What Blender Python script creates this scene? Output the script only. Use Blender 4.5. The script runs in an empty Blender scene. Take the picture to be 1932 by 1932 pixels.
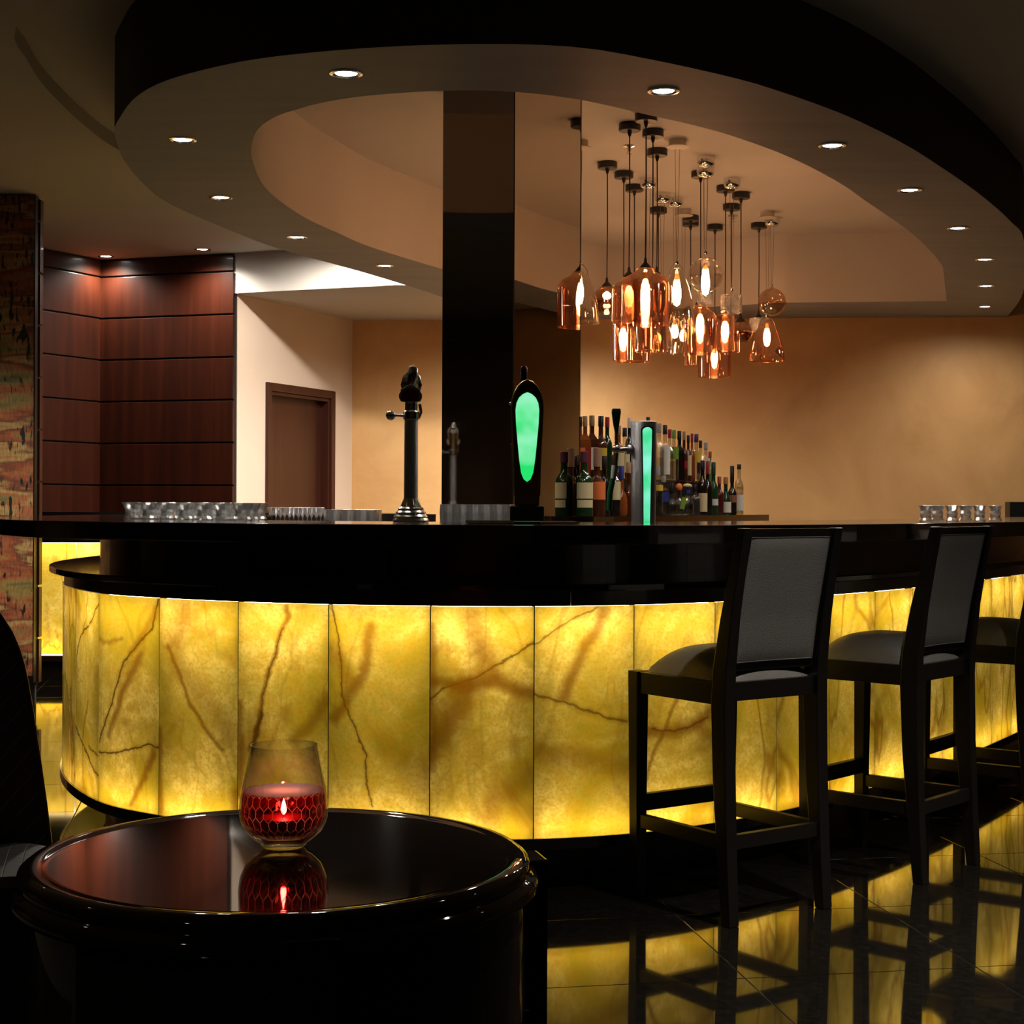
import bpy, bmesh, math, random
from mathutils import Vector, Matrix
random.seed(7)
S = bpy.context.scene
COL = S.collection
PI = math.pi

# ------------------------------------------------------------------ camera
F, CX, HY, HC, RHO = 3000.0, 966.0, 952.0, 1.15, math.radians(0.25)
cr, sr = math.cos(RHO), math.sin(RHO)
cam = bpy.data.cameras.new('camera'); camo = bpy.data.objects.new('camera', cam); COL.objects.link(camo)
cam.sensor_width = 36.0; cam.lens = F / 1932 * 36.0; cam.shift_y = -(966 - HY) / 1932
cam.clip_start = 0.05; cam.clip_end = 100
camo.matrix_world = Matrix(((cr, -sr, 0, 0), (0, 0, -1, 0), (sr, cr, 0, HC), (0, 0, 0, 1)))
S.camera = camo

def at(u, v, d):                       # photo pixel + depth -> world point
    a, b = (u - CX) / F, (HY - v) / F
    return Vector((d * (a * cr - b * sr), d, HC + d * (b * cr + a * sr)))
def gp(u, v, z):                       # photo pixel + height of the plane it lies on
    a, b = (u - CX) / F, (HY - v) / F
    return at(u, v, (z - HC) / (b * cr + a * sr))

# ------------------------------------------------------------------ world / exposure
W = bpy.data.worlds.new('world'); S.world = W; W.use_nodes = True
W.node_tree.nodes['Background'].inputs[0].default_value = (0.0010, 0.0009, 0.0008, 1)
S.view_settings.view_transform = 'Standard'; S.view_settings.look = 'None'
S.view_settings.gamma = 1.0; S.view_settings.exposure = 0.0; S.view_settings.use_curve_mapping = False
try:
    S.cycles.use_denoising = True
    S.cycles.max_bounces = 8; S.cycles.diffuse_bounces = 3; S.cycles.glossy_bounces = 5
    S.cycles.transparent_max_bounces = 28; S.cycles.transmission_bounces = 8
    S.cycles.sample_clamp_indirect = 6.0; S.cycles.caustics_reflective = False; S.cycles.caustics_refractive = False
except Exception:
    pass

ONYX_E = 0.09        # uniform glow of the LED sheet behind the onyx
LED_E = 19.0          # LED strips at the top and bottom edge of the onyx
BULB_E = 105.0
SPOT_W = 80.0

# ------------------------------------------------------------------ materials
def newmat(name):
    m = bpy.data.materials.new(name); m.use_nodes = True
    nt = m.node_tree; nt.nodes.clear()
    o = nt.nodes.new('ShaderNodeOutputMaterial')
    return m, nt, o
def N(nt, t, **kw):
    n = nt.nodes.new(t)
    for k, v in kw.items():
        if k.startswith('i_'): n.inputs[k[2:].replace('_', ' ')].default_value = v
        elif k.startswith('n_'): n.inputs[int(k[2:])].default_value = v
        else: setattr(n, k, v)
    return n
def c4(c): return (c[0], c[1], c[2], 1.0)
def pbr(name, col, rough=0.5, metal=0.0, spec=0.5, ior=1.5, coat=0.0, noise=None, bump=None, col2=None, coords='Object'):
    m, nt, o = newmat(name)
    p = N(nt, 'ShaderNodeBsdfPrincipled'); L = nt.links
    p.inputs['Base Color'].default_value = c4(col); p.inputs['Roughness'].default_value = rough
    p.inputs['Metallic'].default_value = metal; p.inputs['IOR'].default_value = ior
    p.inputs['Specular IOR Level'].default_value = spec; p.inputs['Coat Weight'].default_value = coat
    p.inputs['Coat Roughness'].default_value = 0.05
    L.new(p.outputs[0], o.inputs[0])
    if noise or bump:
        tc = N(nt, 'ShaderNodeTexCoord')
    if noise:                                   # (scale xyz, detail, contrast lo, hi)
        mp = N(nt, 'ShaderNodeMapping'); mp.inputs['Scale'].default_value = noise[0]
        L.new(tc.outputs[coords], mp.inputs[0])
        nz = N(nt, 'ShaderNodeTexNoise'); nz.inputs['Scale'].default_value = 1.0
        nz.inputs['Detail'].default_value = noise[1]; nz.inputs['Roughness'].default_value = 0.6
        nz.inputs['Distortion'].default_value = 0.6
        L.new(mp.outputs[0], nz.inputs['Vector'])
        mr = N(nt, 'ShaderNodeMapRange'); mr.inputs[1].default_value = noise[2]; mr.inputs[2].default_value = noise[3]
        L.new(nz.outputs[0], mr.inputs[0])
        mx = N(nt, 'ShaderNodeMix', data_type='RGBA')
        mx.inputs[6].default_value = c4(col); mx.inputs[7].default_value = c4(col2)
        L.new(mr.outputs[0], mx.inputs[0]); L.new(mx.outputs[2], p.inputs['Base Color'])
    if bump:                                    # (scale, strength, detail)
        nb = N(nt, 'ShaderNodeTexNoise'); nb.inputs['Scale'].default_value = bump[0]; nb.inputs['Detail'].default_value = bump[2]
        L.new(tc.outputs[coords], nb.inputs['Vector'])
        b = N(nt, 'ShaderNodeBump'); b.inputs['Strength'].default_value = bump[1]; b.inputs['Distance'].default_value = 0.01
        L.new(nb.outputs[0], b.inputs['Height']); L.new(b.outputs[0], p.inputs['Normal'])
    return m
def emit(name, col, st):
    m, nt, o = newmat(name)
    e = N(nt, 'ShaderNodeEmission'); e.inputs[0].default_value = c4(col); e.inputs[1].default_value = st
    nt.links.new(e.outputs[0], o.inputs[0]); return m
def thin_glass(name, tint, refl=0.08, gcol=(1, 1, 1), rough=0.02, blend=0.35, grad=None, facet=None):
    """thin-walled glass: tinted see-through + mirror-like coat, more at glancing angles.
    grad=(tint2, refl2): a metallised coat that grows towards the bottom of the piece"""
    m, nt, o = newmat(name); L = nt.links
    t = N(nt, 'ShaderNodeBsdfTransparent'); t.inputs[0].default_value = c4(tint)
    g = N(nt, 'ShaderNodeBsdfGlossy'); g.inputs[0].default_value = c4(gcol); g.inputs['Roughness'].default_value = rough
    lw = N(nt, 'ShaderNodeLayerWeight'); lw.inputs[0].default_value = blend
    if facet:
        tcf = N(nt, 'ShaderNodeTexCoord'); vo = N(nt, 'ShaderNodeTexVoronoi'); vo.inputs['Scale'].default_value = facet; L.new(tcf.outputs['Object'], vo.inputs['Vector'])
        bf = N(nt, 'ShaderNodeBump'); bf.inputs['Strength'].default_value = 0.9; bf.inputs['Distance'].default_value = 0.01
        L.new(vo.outputs['Distance'], bf.inputs['Height']); L.new(bf.outputs[0], g.inputs['Normal'])
    mr = N(nt, 'ShaderNodeMapRange'); mr.inputs[3].default_value = refl; mr.inputs[4].default_value = min(1, refl + 0.55)
    L.new(lw.outputs['Facing'], mr.inputs[0])
    pw = N(nt, 'ShaderNodeMath', operation='POWER'); pw.inputs[1].default_value = 1.0
    L.new(mr.outputs[0], pw.inputs[0])
    fac = pw.outputs[0]
    if grad:
        tc = N(nt, 'ShaderNodeTexCoord'); sp = N(nt, 'ShaderNodeSeparateXYZ'); L.new(tc.outputs['Generated'], sp.inputs[0])
        gr = N(nt, 'ShaderNodeMapRange'); gr.inputs[1].default_value = 0.95; gr.inputs[2].default_value = 0.45
        L.new(sp.outputs[2], gr.inputs[0])
        mx = N(nt, 'ShaderNodeMix', data_type='RGBA'); mx.inputs[6].default_value = c4(tint); mx.inputs[7].default_value = c4(grad[0])
        L.new(gr.outputs[0], mx.inputs[0]); L.new(mx.outputs[2], t.inputs[0])
        ad = N(nt, 'ShaderNodeMath', operation='MULTIPLY_ADD', use_clamp=True); ad.inputs[1].default_value = grad[1]
        L.new(gr.outputs[0], ad.inputs[0]); L.new(fac, ad.inputs[2]); fac = ad.outputs[0]
    mx2 = N(nt, 'ShaderNodeMixShader'); L.new(fac, mx2.inputs[0]); L.new(t.outputs[0], mx2.inputs[1]); L.new(g.outputs[0], mx2.inputs[2])
    L.new(mx2.outputs[0], o.inputs[0]); return m

M = {}
M['paint'] = pbr('white_paint', (0.66, 0.63, 0.60), 0.75, noise=((0.6, 0.6, 0.6), 3, 0.3, 0.7), col2=(0.60, 0.57, 0.54))
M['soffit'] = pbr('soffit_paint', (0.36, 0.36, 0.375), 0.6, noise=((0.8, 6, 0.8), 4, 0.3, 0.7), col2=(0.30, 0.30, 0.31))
M['upper'] = pbr('upper_ceiling_paint', (0.80, 0.75, 0.64), 0.75, noise=((0.5, 0.5, 0.5), 3, 0.3, 0.7), col2=(0.74, 0.69, 0.58))
M['fascia_shade'] = pbr('painted_fascia_shade', (0.035, 0.022, 0.018), 0.7)  # unlit outer face of the ring; its shade is put into this dark brown
M['gold'] = pbr('gold_stucco', (0.78, 0.48, 0.205), 0.55, noise=((1.3, 1.3, 1.3), 8, 0.3, 0.72), col2=(0.55, 0.30, 0.11), bump=(5, 0.25, 8))
M['pale'] = pbr('pale_plaster', (0.72, 0.60, 0.50), 0.7, noise=((0.9, 0.9, 0.9), 5, 0.3, 0.7), col2=(0.66, 0.55, 0.45))
M['wood'] = pbr('mahogany_veneer', (0.046, 0.0095, 0.0035), 0.36, spec=0.3, noise=((14, 14, 0.9), 6, 0.3, 0.75), col2=(0.020, 0.0045, 0.002), coat=0.12)
M['doorwood'] = pbr('door_veneer', (0.055, 0.013, 0.006), 0.4, noise=((18, 18, 0.8), 6, 0.3, 0.75), col2=(0.026, 0.006, 0.003))
M['shadowgap'] = pbr('black_shadow_gap', (0.006, 0.004, 0.004), 0.8)
M['lacquer'] = pbr('black_lacquer', (0.006, 0.005, 0.005), 0.10, spec=0.5, coat=0.6)
M['tablelac'] = pbr('black_table_lacquer', (0.020, 0.0145, 0.011), 0.035, ior=1.36)
M['cavity'] = pbr('grey_light_box', (0.10, 0.095, 0.085), 0.8)
M['laminate'] = pbr('black_brown_laminate', (0.024, 0.015, 0.010), 0.28, noise=((30, 30, 1.5), 4, 0.3, 0.7), col2=(0.009, 0.006, 0.005), coat=0.3)
M['blackwood'] = pbr('black_stained_wood', (0.005, 0.004, 0.0035), 0.30, spec=0.3)
M['leather'] = pbr('black_leather', (0.095, 0.092, 0.088), 0.40, bump=(320, 0.25, 3))
M['piping'] = pbr('grey_piping', (0.07, 0.07, 0.075), 0.35)
M['topstone'] = pbr('black_polished_top', (0.008, 0.006, 0.005), 0.10, coat=0.5)
M['chrome'] = pbr('chrome', (0.80, 0.79, 0.77), 0.17, metal=1.0)
M['frosted'] = pbr('frosty_steel', (0.36, 0.36, 0.37), 0.30, metal=1.0, bump=(900, 0.35, 2))
M['goldmetal'] = pbr('brass', (0.55, 0.36, 0.12), 0.28, metal=1.0)
M['blackplastic'] = pbr('black_plastic', (0.012, 0.011, 0.011), 0.3)
M['cable'] = pbr('dark_cable', (0.03, 0.02, 0.016), 0.6)
M['wire'] = pbr('steel_wire', (0.25, 0.20, 0.17), 0.4, metal=0.7)
M['whitecanopy'] = pbr('white_canopy', (0.6, 0.57, 0.53), 0.45)
M['mirror'] = pbr('bronze_mirror', (0.58, 0.53, 0.46), 0.015, metal=1.0)
M['darkmirror'] = pbr('dark_mirror_glass', (0.32, 0.30, 0.28), 0.03, metal=1.0)
M['tile'] = pbr('black_granite_tile', (0.004, 0.0035, 0.003), 0.045, ior=2.15, noise=((40, 40, 40), 4, 0.45, 0.7), col2=(0.007, 0.006, 0.005))
M['grout'] = pbr('grout', (0.10, 0.085, 0.06), 0.45)
M['lamp'] = emit('downlight_lens', (1.0, 0.95, 0.86), 22.0)
M['bulb'] = emit('filament_glow', (1.0, 0.52, 0.245), BULB_E)
M['led'] = emit('led_strip', (1.0, 0.84, 0.56), LED_E)
M['led_low'] = emit('led_strip_low', (1.0, 0.80, 0.45), LED_E * 0.62)
M['copper'] = thin_glass('copper_glass', (0.98, 0.90, 0.84), 0.07, (1.0, 0.72, 0.55), rough=0.05, grad=((0.93, 0.76, 0.65), 0.20))
M['clear'] = thin_glass('clear_glass', (0.95, 0.93, 0.90), 0.09, (1, 0.92, 0.85), rough=0.04, blend=0.5)
M['smoke'] = thin_glass('smoke_copper_glass', (0.80, 0.66, 0.56), 0.14, (1.0, 0.75, 0.58))
M['crystal'] = thin_glass('crystal_glass', (0.93, 0.94, 0.94), 0.22, (1, 1, 1), rough=0.12, facet=160)
M['greenglow'] = None
def cutglass(name):
    m, nt, o = newmat(name); p = N(nt, 'ShaderNodeBsdfPrincipled'); p.inputs['Transmission Weight'].default_value = 1.0; p.inputs['IOR'].default_value = 1.5
    p.inputs['Roughness'].default_value = 0.04; p.inputs['Base Color'].default_value = (1, 1, 1, 1); nt.links.new(p.outputs[0], o.inputs[0]); return m
M['cut'] = thin_glass('cut_glass', (0.92, 0.93, 0.94), 0.36, (1, 1, 1), rough=0.20, blend=0.5)
M['leather_chair'] = None

def mirror_noise(): pass

# onyx: honey-coloured stone, LED sheet and LED strips behind it
def onyx(name, veins, seed, glow=ONYX_E):
    """veins: list of (points[(s,z)..], half width m, strength 0..1, softness) in metres along / up the bar"""
    m, nt, o = newmat(name); L = nt.links
    uv = N(nt, 'ShaderNodeUVMap'); uv.uv_map = 'UVMap'
    off = N(nt, 'ShaderNodeVectorMath', operation='ADD'); off.inputs[1].default_value = (0, 0, seed)
    L.new(uv.outputs[0], off.inputs[0])
    def noise(scale, detail, dist=0.0, rough=0.55, src=off.outputs[0], mapscale=None):
        s = src
        if mapscale:
            mp = N(nt, 'ShaderNodeMapping'); mp.inputs['Scale'].default_value = mapscale; L.new(src, mp.inputs[0]); s = mp.outputs[0]
        n = N(nt, 'ShaderNodeTexNoise'); n.inputs['Scale'].default_value = scale; n.inputs['Detail'].default_value = detail
        n.inputs['Distortion'].default_value = dist; n.inputs['Roughness'].default_value = rough; L.new(s, n.inputs['Vector']); return n
    def mrange(x, a, b, c=0.0, d=1.0, smooth=True):
        r = N(nt, 'ShaderNodeMapRange'); r.interpolation_type = 'SMOOTHSTEP' if smooth else 'LINEAR'
        for k, v in zip((1, 2, 3, 4), (a, b, c, d)): r.inputs[k].default_value = v
        L.new(x, r.inputs[0]); return r.outputs[0]
    def math_(op, a, b):
        n = N(nt, 'ShaderNodeMath', operation=op)
        for k, x in enumerate((a, b)):
            if isinstance(x, (int, float)): n.inputs[k].default_value = x
            else: L.new(x, n.inputs[k])
        return n.outputs[0]
    # cloudy body
    big = noise(3.2, 5, 0.8)
    mott = noise(22, 5, 0.5, 0.65)
    fine = noise(90, 3, 0.0, 0.6)
    def mixc(fac, a, b):
        n = N(nt, 'ShaderNodeMix', data_type='RGBA')
        if isinstance(fac, (int, float)): n.inputs[0].default_value = fac
        else: L.new(fac, n.inputs[0])
        for k, x in ((6, a), (7, b)):
            if isinstance(x, tuple): n.inputs[k].default_value = c4(x)
            else: L.new(x, n.inputs[k])
        return n.outputs[2]
    LIGHT, MID, OLIVE, BROWN, DARK = (1.0, 0.74, 0.17), (0.66, 0.39, 0.016), (0.50, 0.38, 0.022), (0.25, 0.095, 0.002), (0.055, 0.027, 0.002)
    col = mixc(mrange(big.outputs[0], 0.35, 0.66), OLIVE, LIGHT)
    col = mixc(mrange(mott.outputs[0], 0.36, 0.66, 0.0, 0.62), col, MID)
    br = noise(2.2, 6, 1.6, 0.6, mapscale=(1.0, 0.8, 1.0))
    col = mixc(mrange(br.outputs[0], 0.50, 0.70, 0.0, 0.68), col, BROWN)
    col = mixc(mrange(fine.outputs[0], 0.42, 0.70, 0.0, 0.45), col, (0.50, 0.30, 0.012))
    # natural hairline veins
    vn = noise(1.5, 3, 0.7, 0.5, mapscale=(1.9, 0.7, 1.0))
    dv = math_('ABSOLUTE', math_('SUBTRACT', vn.outputs[0], 0.5), 0)
    col = mixc(mrange(dv, 0.0, 0.022, 0.22 if veins else 0.60, 0.0), col, BROWN)
    # the veins the slab shows
    if veins:
        wob = noise(9, 5, 0.0, 0.68)
        sub = N(nt, 'ShaderNodeVectorMath', operation='SUBTRACT'); sub.inputs[1].default_value = (0.5, 0.5, 0.5); L.new(wob.outputs[1], sub.inputs[0])
        scl = N(nt, 'ShaderNodeVectorMath', operation='SCALE'); scl.inputs['Scale'].default_value = 0.046; L.new(sub.outputs[0], scl.inputs[0])
        add = N(nt, 'ShaderNodeVectorMath', operation='ADD'); L.new(uv.outputs[0], add.inputs[0]); L.new(scl.outputs[0], add.inputs[1])
        fl = N(nt, 'ShaderNodeVectorMath', operation='MULTIPLY'); fl.inputs[1].default_value = (1, 1, 0); L.new(add.outputs[0], fl.inputs[0])
        P = fl.outputs[0]
        for pts, hw, st, soft in veins:
            acc = None
            for (ax, ay), (bx, by) in zip(pts[:-1], pts[1:]):
                ba = Vector((bx - ax, by - ay, 0)); l2 = max(ba.length_squared, 1e-8)
                pa = N(nt, 'ShaderNodeVectorMath', operation='SUBTRACT'); pa.inputs[1].default_value = (ax, ay, 0); L.new(P, pa.inputs[0])
                dt = N(nt, 'ShaderNodeVectorMath', operation='DOT_PRODUCT'); dt.inputs[1].default_value = ba / l2; L.new(pa.outputs[0], dt.inputs[0])
                cl = N(nt, 'ShaderNodeClamp'); L.new(dt.outputs['Value'], cl.inputs[0])
                sc = N(nt, 'ShaderNodeVectorMath', operation='SCALE'); sc.inputs[0].default_value = ba; L.new(cl.outputs[0], sc.inputs['Scale'])
                ds = N(nt, 'ShaderNodeVectorMath', operation='DISTANCE'); L.new(pa.outputs[0], ds.inputs[0]); L.new(sc.outputs[0], ds.inputs[1])
                acc = ds.outputs['Value'] if acc is None else math_('MINIMUM', acc, ds.outputs['Value'])
            if soft:
                f = mrange(acc, hw * 0.1, hw * 2.2, st, 0.0)
                col = mixc(f, col, BROWN)
            else:
                f = mrange(acc, hw * 0.25, hw * 1.3, st, 0.0)
                col = mixc(f, col, DARK)
                f2 = mrange(acc, hw, hw * 4, st * 0.3, 0.0)
                col = mixc(f2, col, BROWN)
    e = N(nt, 'ShaderNodeEmission'); e.inputs[1].default_value = glow; L.new(col, e.inputs[0])
    tr = N(nt, 'ShaderNodeBsdfTranslucent'); L.new(col, tr.inputs[0])
    gl = N(nt, 'ShaderNodeBsdfGlossy'); gl.inputs['Roughness'].default_value = 0.12; gl.inputs[0].default_value = (1, 1, 1, 1)
    fr = N(nt, 'ShaderNodeFresnel'); fr.inputs[0].default_value = 1.45
    mx = N(nt, 'ShaderNodeMixShader'); L.new(fr.outputs[0], mx.inputs[0]); L.new(tr.outputs[0], mx.inputs[1]); L.new(gl.outputs[0], mx.inputs[2])
    ad = N(nt, 'ShaderNodeAddShader'); L.new(mx.outputs[0], ad.inputs[0]); L.new(e.outputs[0], ad.inputs[1])
    L.new(ad.outputs[0], o.inputs[0]); return m

# ------------------------------------------------------------------ mesh helpers
class MB:
    def __init__(s): s.v = []; s.f = []; s.uv = None
    def add(s, verts, faces):
        b = len(s.v); s.v += [tuple(p) for p in verts]; s.f += [tuple(i + b for i in f) for f in faces]; return s
    def box(s, x0, x1, y0, y1, z0, z1, mtx=None):
        vs = [Vector((x, y, z)) for z in (z0, z1) for y in (y0, y1) for x in (x0, x1)]
        if mtx: vs = [mtx @ p for p in vs]
        return s.add(vs, [(0, 2, 3, 1), (4, 5, 7, 6), (0, 1, 5, 4), (2, 6, 7, 3), (0, 4, 6, 2), (1, 3, 7, 5)])
    def lathe(s, prof, n=24, c=(0, 0, 0), cap0=False, cap1=False, squash=1.0, phase=0.0):
        vs, fs = [], []
        for (r, z) in prof:
            for k in range(n):
                a = 2 * PI * k / n + phase
                vs.append((c[0] + r * math.cos(a), c[1] + r * math.sin(a) * squash, c[2] + z))
        for i in range(len(prof) - 1):
            for k in range(n):
                k2 = (k + 1) % n
                fs.append((i * n + k, i * n + k2, (i + 1) * n + k2, (i + 1) * n + k))
        if cap0: fs.append(tuple(reversed(range(n))))
        if cap1: fs.append(tuple((len(prof) - 1) * n + k for k in range(n)))
        return s.add(vs, fs)
    def tube(s, pts, r, n=8, closed=False):
        pts = [Vector(p) for p in pts]; rs = r if isinstance(r, (list, tuple)) else [r] * len(pts)
        vs, fs = [], []; m = len(pts); up = None
        for i, p in enumerate(pts):
            if closed: t = pts[(i + 1) % m] - pts[i - 1]
            else: t = pts[min(i + 1, m - 1)] - pts[max(i - 1, 0)]
            t.normalize()
            if up is None: up = t.orthogonal().normalized()
            up = (up - t * up.dot(t)).normalized(); w = t.cross(up)
            for k in range(n):
                a = 2 * PI * k / n; vs.append(p + (up * math.cos(a) + w * math.sin(a)) * rs[i])
        for i in range(m if closed else m - 1):
            j = (i + 1) % m
            for k in range(n):
                k2 = (k + 1) % n; fs.append((i * n + k, i * n + k2, j * n + k2, j * n + k))
        if not closed: fs += [tuple(reversed(range(n))), tuple((m - 1) * n + k for k in range(n))]
        return s.add(vs, fs)
    def sweep(s, pts, secs):           # rectangle sections (w along x, h along y) at points
        vs, fs = [], []
        for p, (w, h) in zip(pts, secs):
            for dx, dy in ((-1, -1), (1, -1), (1, 1), (-1, 1)): vs.append((p[0] + dx * w / 2, p[1] + dy * h / 2, p[2]))
        for i in range(len(pts) - 1):
            for k in range(4):
                k2 = (k + 1) % 4; fs.append((i * 4 + k, i * 4 + k2, i * 4 + 4 + k2, i * 4 + 4 + k))
        n = len(pts) - 1
        fs += [(3, 2, 1, 0), (n * 4, n * 4 + 1, n * 4 + 2, n * 4 + 3)]
        return s.add(vs, fs)
    def prism(s, poly, z0, z1):        # plan polygon (ccw) extruded
        n = len(poly); vs = [(p[0], p[1], z0) for p in poly] + [(p[0], p[1], z1) for p in poly]
        fs = [tuple(reversed(range(n))), tuple(range(n, 2 * n))] + [(k, (k + 1) % n, n + (k + 1) % n, n + k) for k in range(n)]
        return s.add(vs, fs)
    def grid(s, fn, nu, nv, flip=False):
        vs = [fn(i / nu, j / nv) for j in range(nv + 1) for i in range(nu + 1)]
        fs = []
        for j in range(nv):
            for i in range(nu):
                a = j * (nu + 1) + i; q = (a, a + 1, a + nu + 2, a + nu + 1)
                fs.append(tuple(reversed(q)) if flip else q)
        return s.add(vs, fs)
    def mesh(s, name):
        me = bpy.data.meshes.new(name); me.from_pydata(s.v, [], s.f); me.update(); return me
    def build(s, name, mat, parent=None, smooth=False, loc=None, bevel=0.0, weld=False):
        me = s.mesh(name)
        if weld or bevel:
            bm = bmesh.new(); bm.from_mesh(me); bmesh.ops.remove_doubles(bm, verts=bm.verts, dist=1e-5)
            if bevel:
                bmesh.ops.bevel(bm, geom=[e for e in bm.edges if e.is_manifold and e.calc_face_angle(0) > 0.6], offset=bevel, segments=2, profile=0.6, affect='EDGES', clamp_overlap=True)
            bmesh.ops.recalc_face_normals(bm, faces=bm.faces); bm.to_mesh(me); bm.free()
        if smooth:
            for p in me.polygons: p.use_smooth = True
            try: me.set_sharp_from_angle(angle=math.radians(38))
            except Exception: pass
        me.materials.append(M[mat] if isinstance(mat, str) else mat)
        o = bpy.data.objects.new(name, me); COL.objects.link(o)
        if parent: o.parent = parent
        if loc is not None: o.location = loc
        return o

def tag(o, label=None, cat=None, group=None, kind=None):
    if label: o['label'] = label
    if cat: o['category'] = cat
    if group: o['group'] = group
    if kind: o['kind'] = kind
    return o
def thing(name, label, cat, loc=(0, 0, 0), rz=0.0, group=None):
    o = bpy.data.objects.new(name, None); COL.objects.link(o); o.empty_display_size = 0.1
    o.location = loc; o.rotation_euler = (0, 0, rz); return tag(o, label, cat, group)
def struct(name, mb, mat, **k): return tag(mb.build(name, mat, **k), kind='structure')
def copy_tree(o, parent=None):
    c = o.copy(); COL.objects.link(c); c.parent = parent
    for ch in [x for x in o.children]: copy_tree(ch, c)
    return c
def catmull(pts, n=12, closed=False):
    out = []; m = len(pts); P = [Vector((p[0], p[1])) for p in pts]
    for i in range(m if closed else m - 1):
        p0 = P[i - 1] if (closed or i > 0) else P[0] * 2 - P[1]
        p1, p2 = P[i], P[(i + 1) % m]
        p3 = P[(i + 2) % m] if (closed or i + 2 < m) else P[-1] * 2 - P[-2]
        for k in range(n):
            t = k / n
            out.append(0.5 * ((2 * p1) + (p2 - p0) * t + (2 * p0 - 5 * p1 + 4 * p2 - p3) * t * t + (3 * p1 - p0 - 3 * p2 + p3) * t ** 3))
    if not closed: out.append(P[-1])
    return out
class Curve2:                           # arc-length parametrised plan curve
    def __init__(s, pts):
        s.p = pts; s.c = [0.0]
        for a, b in zip(pts[:-1], pts[1:]): s.c.append(s.c[-1] + (b - a).length)
        s.len = s.c[-1]
    def pos(s, x):
        x = min(max(x, 0), s.len); lo, hi = 0, len(s.c) - 1
        while hi - lo > 1:
            mid = (lo + hi) // 2
            if s.c[mid] <= x: lo = mid
            else: hi = mid
        t = (x - s.c[lo]) / max(s.c[hi] - s.c[lo], 1e-9); return s.p[lo].lerp(s.p[hi], t)
    def nrm(s, x):                      # outward (towards the room) = right of travel
        a, b = s.pos(x - 0.03), s.pos(x + 0.03); t = (b - a).normalized(); return Vector((t.y, -t.x))
    def off(s, x, d):
        return s.pos(x) + s.nrm(x) * d
def resample(pts, n, closed=True):
    P = pts + [pts[0]] if closed else pts
    c = Curve2([Vector(p) for p in P]); return [c.pos(c.len * k / (n if closed else n - 1)) for k in range(n)]

# ------------------------------------------------------------------ floor
fl = MB().box(-7, 7, -3, 13, -0.05, -0.0035)
floor = struct('floor', fl, 'tile')
MB().box(-4.0, 4.6, 2.1, 11.4, -0.0034, -0.0025).build('grout_bed', 'grout', floor)
ta = math.radians(10.0); tx, ty = Vector((math.cos(ta), math.sin(ta))), Vector((-math.sin(ta), math.cos(ta)))
tb = MB().box(-0.2988, 0.2988, -0.2988, 0.2988, -0.012, 0.0)
tile_me = None; ntile = 0
for j in range(-5, 16):
    for i in range(-11, 11):
        c = Vector((0.572, 3.868)) + tx * (0.6 * (i + 0.5)) + ty * (0.6 * (j + 0.5))
        if c.x > 0.42 * c.y + 2.2 or c.x < -0.42 * c.y - 0.9 or c.y < 1.75 or c.y > 11.8 or c.x < -4.4 or c.x > 5.0: continue
        if c.y > 5.6 and -1.25 < c.x < 0.42 * c.y - 1.25: continue        # under the bar island, never seen
        if tile_me is None:
            t = tb.build('floor_tile', 'tile', floor, bevel=0.0012); tile_me = t.data
        else:
            t = bpy.data.objects.new('floor_tile', tile_me); COL.objects.link(t); t.parent = floor
        t.location = (c.x, c.y, 0); t.rotation_euler = (0, 0, ta); ntile += 1
# ------------------------------------------------------------------ ceiling: soffit ring, inner raised ceiling, outer ceiling
ZR, ZU, ZI, ZREC = 2.60, 2.88, 3.09, 2.95
def gpl(lst, z): return [Vector(gp(u, v, z)[:2]) for u, v in lst]
outer_px = [(700, 518), (525, 469), (399, 420), (319, 384), (279, 355), (235, 304), (216, 250), (225, 224), (254, 185), (308, 154), (399, 128), (507, 108),
            (700, 90), (908, 83), (1089, 89), (1232, 113), (1377, 145), (1464, 170), (1594, 217), (1703, 270), (1775, 315), (1848, 366), (1906, 417), (1932, 456)]
op = gpl(outer_px, ZR)
op = [Vector((-0.30, 12.62)), Vector((-0.42, 11.4))] + op + [Vector((3.45, 10.75)), Vector((3.80, 12.25))]
op = catmull(op, 6)
inner_px = [(1145, 590), (1000, 556), (832, 507), (700, 466), (634, 438), (580, 413), (529, 380), (496, 348), (478, 308), (474, 279), (485, 246), (518, 221), (562, 206),
            (616, 192), (700, 180), (834, 171), (968, 173), (1094, 188), (1232, 219), (1304, 235), (1377, 255), (1464, 286), (1529, 315), (1594, 351), (1630, 377), (1714, 435), (1757, 475), (1779, 503)]
ip = catmull(gpl(inner_px, ZR), 6) + gpl([(1786, 568), (1478, 571)], ZR)
NR = 260
O = resample(op, NR); I0 = resample(ip, NR)
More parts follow.
